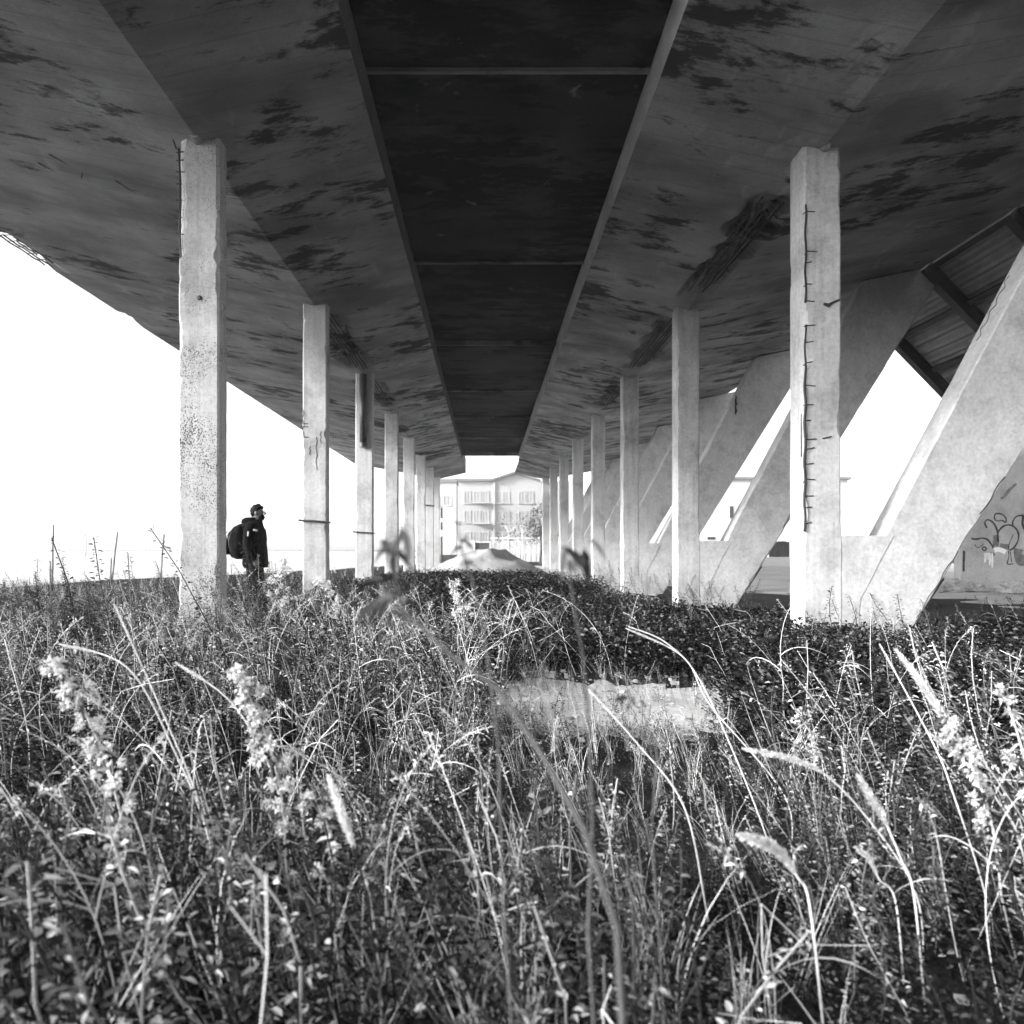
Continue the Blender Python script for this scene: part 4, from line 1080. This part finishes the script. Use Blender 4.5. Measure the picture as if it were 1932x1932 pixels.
jacket = loft('jacket', [(.02,0,.78,.165,.215),(.02,0,.84,.185,.235),(.015,0,1.0,.18,.23),(.01,0,1.15,.175,.225),(.0,0,1.3,.17,.23),(-.005,0,1.40,.15,.225),(.0,0,1.47,.12,.15),(.02,0,1.52,.095,.10)], M['cloth'], person, 36, .16)
for s in (-1, 1):
    mb = MB(); q = lambda x, y, z: (PX+x, PY+y*s, PZ+z)
    mb.tube([q(-.0,.15,1.43), q(-.02,.215,1.30), q(-.035,.25,1.13), q(.02,.262,1.0), q(.07,.262,.88)], [.085,.082,.07,.064,.056], 14); mb.build('sleeve', M['cloth'], person, True)
hood = loft('hood', [(-.06,0,1.43,.10,.13),(-.07,0,1.47,.125,.15),(-.065,0,1.52,.12,.14),(-.04,0,1.555,.09,.105)], M['cloth'], person, 18, .12, 3)
mb = MB()
for s in (-1, 1):
    x0 = 0 if s < 0 else .015
    mb.tube([(PX, PY+s*.095, PZ+.93), (PX+.02+x0, PY+s*.105, PZ+.52), (PX+x0, PY+s*.11, PZ+.07)], [.115, .09, .075], 14)
mb.build('trousers', M['trouser'], person, True)
for s, x0 in ((-1, 0), (1, .04)):
    mb = MB(); mb.blob((PX+.045+x0, PY+s*.113, PZ+.045), .145, .055, .055, .1, 14, 8, 2); mb.build('shoe', M['cloth'], person, True)
mb = MB(); rings = []   # hair: cap over crown and back, tousled
for j in range(9):
    th = (j+.3)/9*1.75; ring = []
    for i in range(20):
        a = 2*math.pi*i/20; d = Vector((math.sin(th)*math.cos(a), math.sin(th)*math.sin(a), math.cos(th)))
        d = Matrix.Rotation(-.75, 3, 'Y')@d; k = 1+.30*mnoise.noise(d*5)+.04
        ring.append((PX+.058+d.x*.112*k, PY+d.y*.098*k, PZ+1.645+d.z*.112*k))
    rings.append(ring)
mb.rings(rings); mb.build('hair', M['hair'], person, True)
mb = MB(); mb.tube([(PX+.155, PY, PZ+1.645), (PX+.178, PY, PZ+1.61), (PX+.155, PY, PZ+1.60)], [.012, .017, .014], 8); mb.build('nose', M['skin'], person, True)
mb = MB()
for s in (-1, 1): mb.blob((PX+.145, PY+s*.036, PZ+1.64), .012, .014, .009, 0, 8, 6)
mb.build('eyes', M['hair'], person, True)
for s in (-1, 1):
    mb = MB(); mb.blob((PX+.055, PY+s*.095, PZ+1.62), .024, .013, .034, .1, 8, 6); mb.build('ear', M['skin'], person, True)
mb = MB(); mb.blob((PX+.105, PY, PZ+1.555), .062, .066, .055, .1, 14, 8); mb.build('beard', M['hair'], person, True)
mb = MB(); mb.tube([(PX+.05, PY-.232, PZ+1.36), (PX+.11, PY-.20, PZ+1.345)], .016, 8); mb.build('chest_patch', M['label_white'], person, True)
# backpack is a thing of its own
pack = empty('backpack', (PX-.26, PY, PZ+1.1), 'bulky dark backpack worn on the back of the person', 'backpack')
loft('bag_body', [(-.19,0,.91,.07,.12),(-.22,0,.94,.12,.17),(-.245,0,1.04,.16,.19),(-.25,0,1.18,.165,.195),(-.23,0,1.32,.15,.185),(-.19,0,1.41,.11,.15),(-.15,0,1.455,.06,.10)], M['bag'], pack, 26, .22, 5)
loft('front_pocket', [(-.36,-.04,.98,.04,.10),(-.38,-.04,1.02,.06,.13),(-.385,-.04,1.12,.06,.135),(-.38,-.04,1.20,.05,.12),(-.36,-.04,1.23,.03,.09)], M['bag'], pack, 16, .05, 6)
mb = MB()
for y in (-.10, .02): mb.tube([(PX-.36, PY+y-.09, PZ+1.33), (PX-.42, PY+y-.06, PZ+1.24), (PX-.40, PY+y-.075, PZ+1.18)], .008, 6)
mb.tube([(PX-.30, PY-.172, PZ+1.32), (PX-.34, PY-.165, PZ+1.2), (PX-.33, PY-.165, PZ+1.08)], .007, 6)
mb.build('buckle_strap', M['bagtrim'], pack, True)
for s in (-1, 1):
    mb = MB(); mb.tube([(PX-.14, PY+s*.13, PZ+1.42), (PX-.02, PY+s*.17, PZ+1.475), (PX+.12, PY+s*.17, PZ+1.36), (PX+.135, PY+s*.18, PZ+1.2), (PX+.0, PY+s*.25, PZ+1.06), (PX-.15, PY+s*.17, PZ+1.0)], .018, 8); mb.build('shoulder_strap', M['bag'], pack, True)
mb = MB(); mb.tube([(PX+.005, PY-.318, PZ+1.33), (PX+.0, PY-.322, PZ+1.26)], .010, 6); mb.build('reflective_tab', M['label_white'], pack)

# ------------------------------------------------------------------ haze
if HAZE > 0:
    mb = MB(); mb.box(-420, 420, -420, 420, -1.6, 19.5); m = bpy.data.materials.new('haze_air'); m.use_nodes = True; t = m.node_tree; t.nodes.clear()
    out = t.nodes.new('ShaderNodeOutputMaterial'); pv = t.nodes.new('ShaderNodeVolumePrincipled')
    pv.inputs['Color'].default_value = (.95, .95, .95, 1); pv.inputs['Density'].default_value = HAZE; pv.inputs['Anisotropy'].default_value = .2
    t.links.new(pv.outputs[0], out.inputs['Volume'])
    tag(mb.build('haze', m), 'pale morning haze filling the air', kind='stuff')
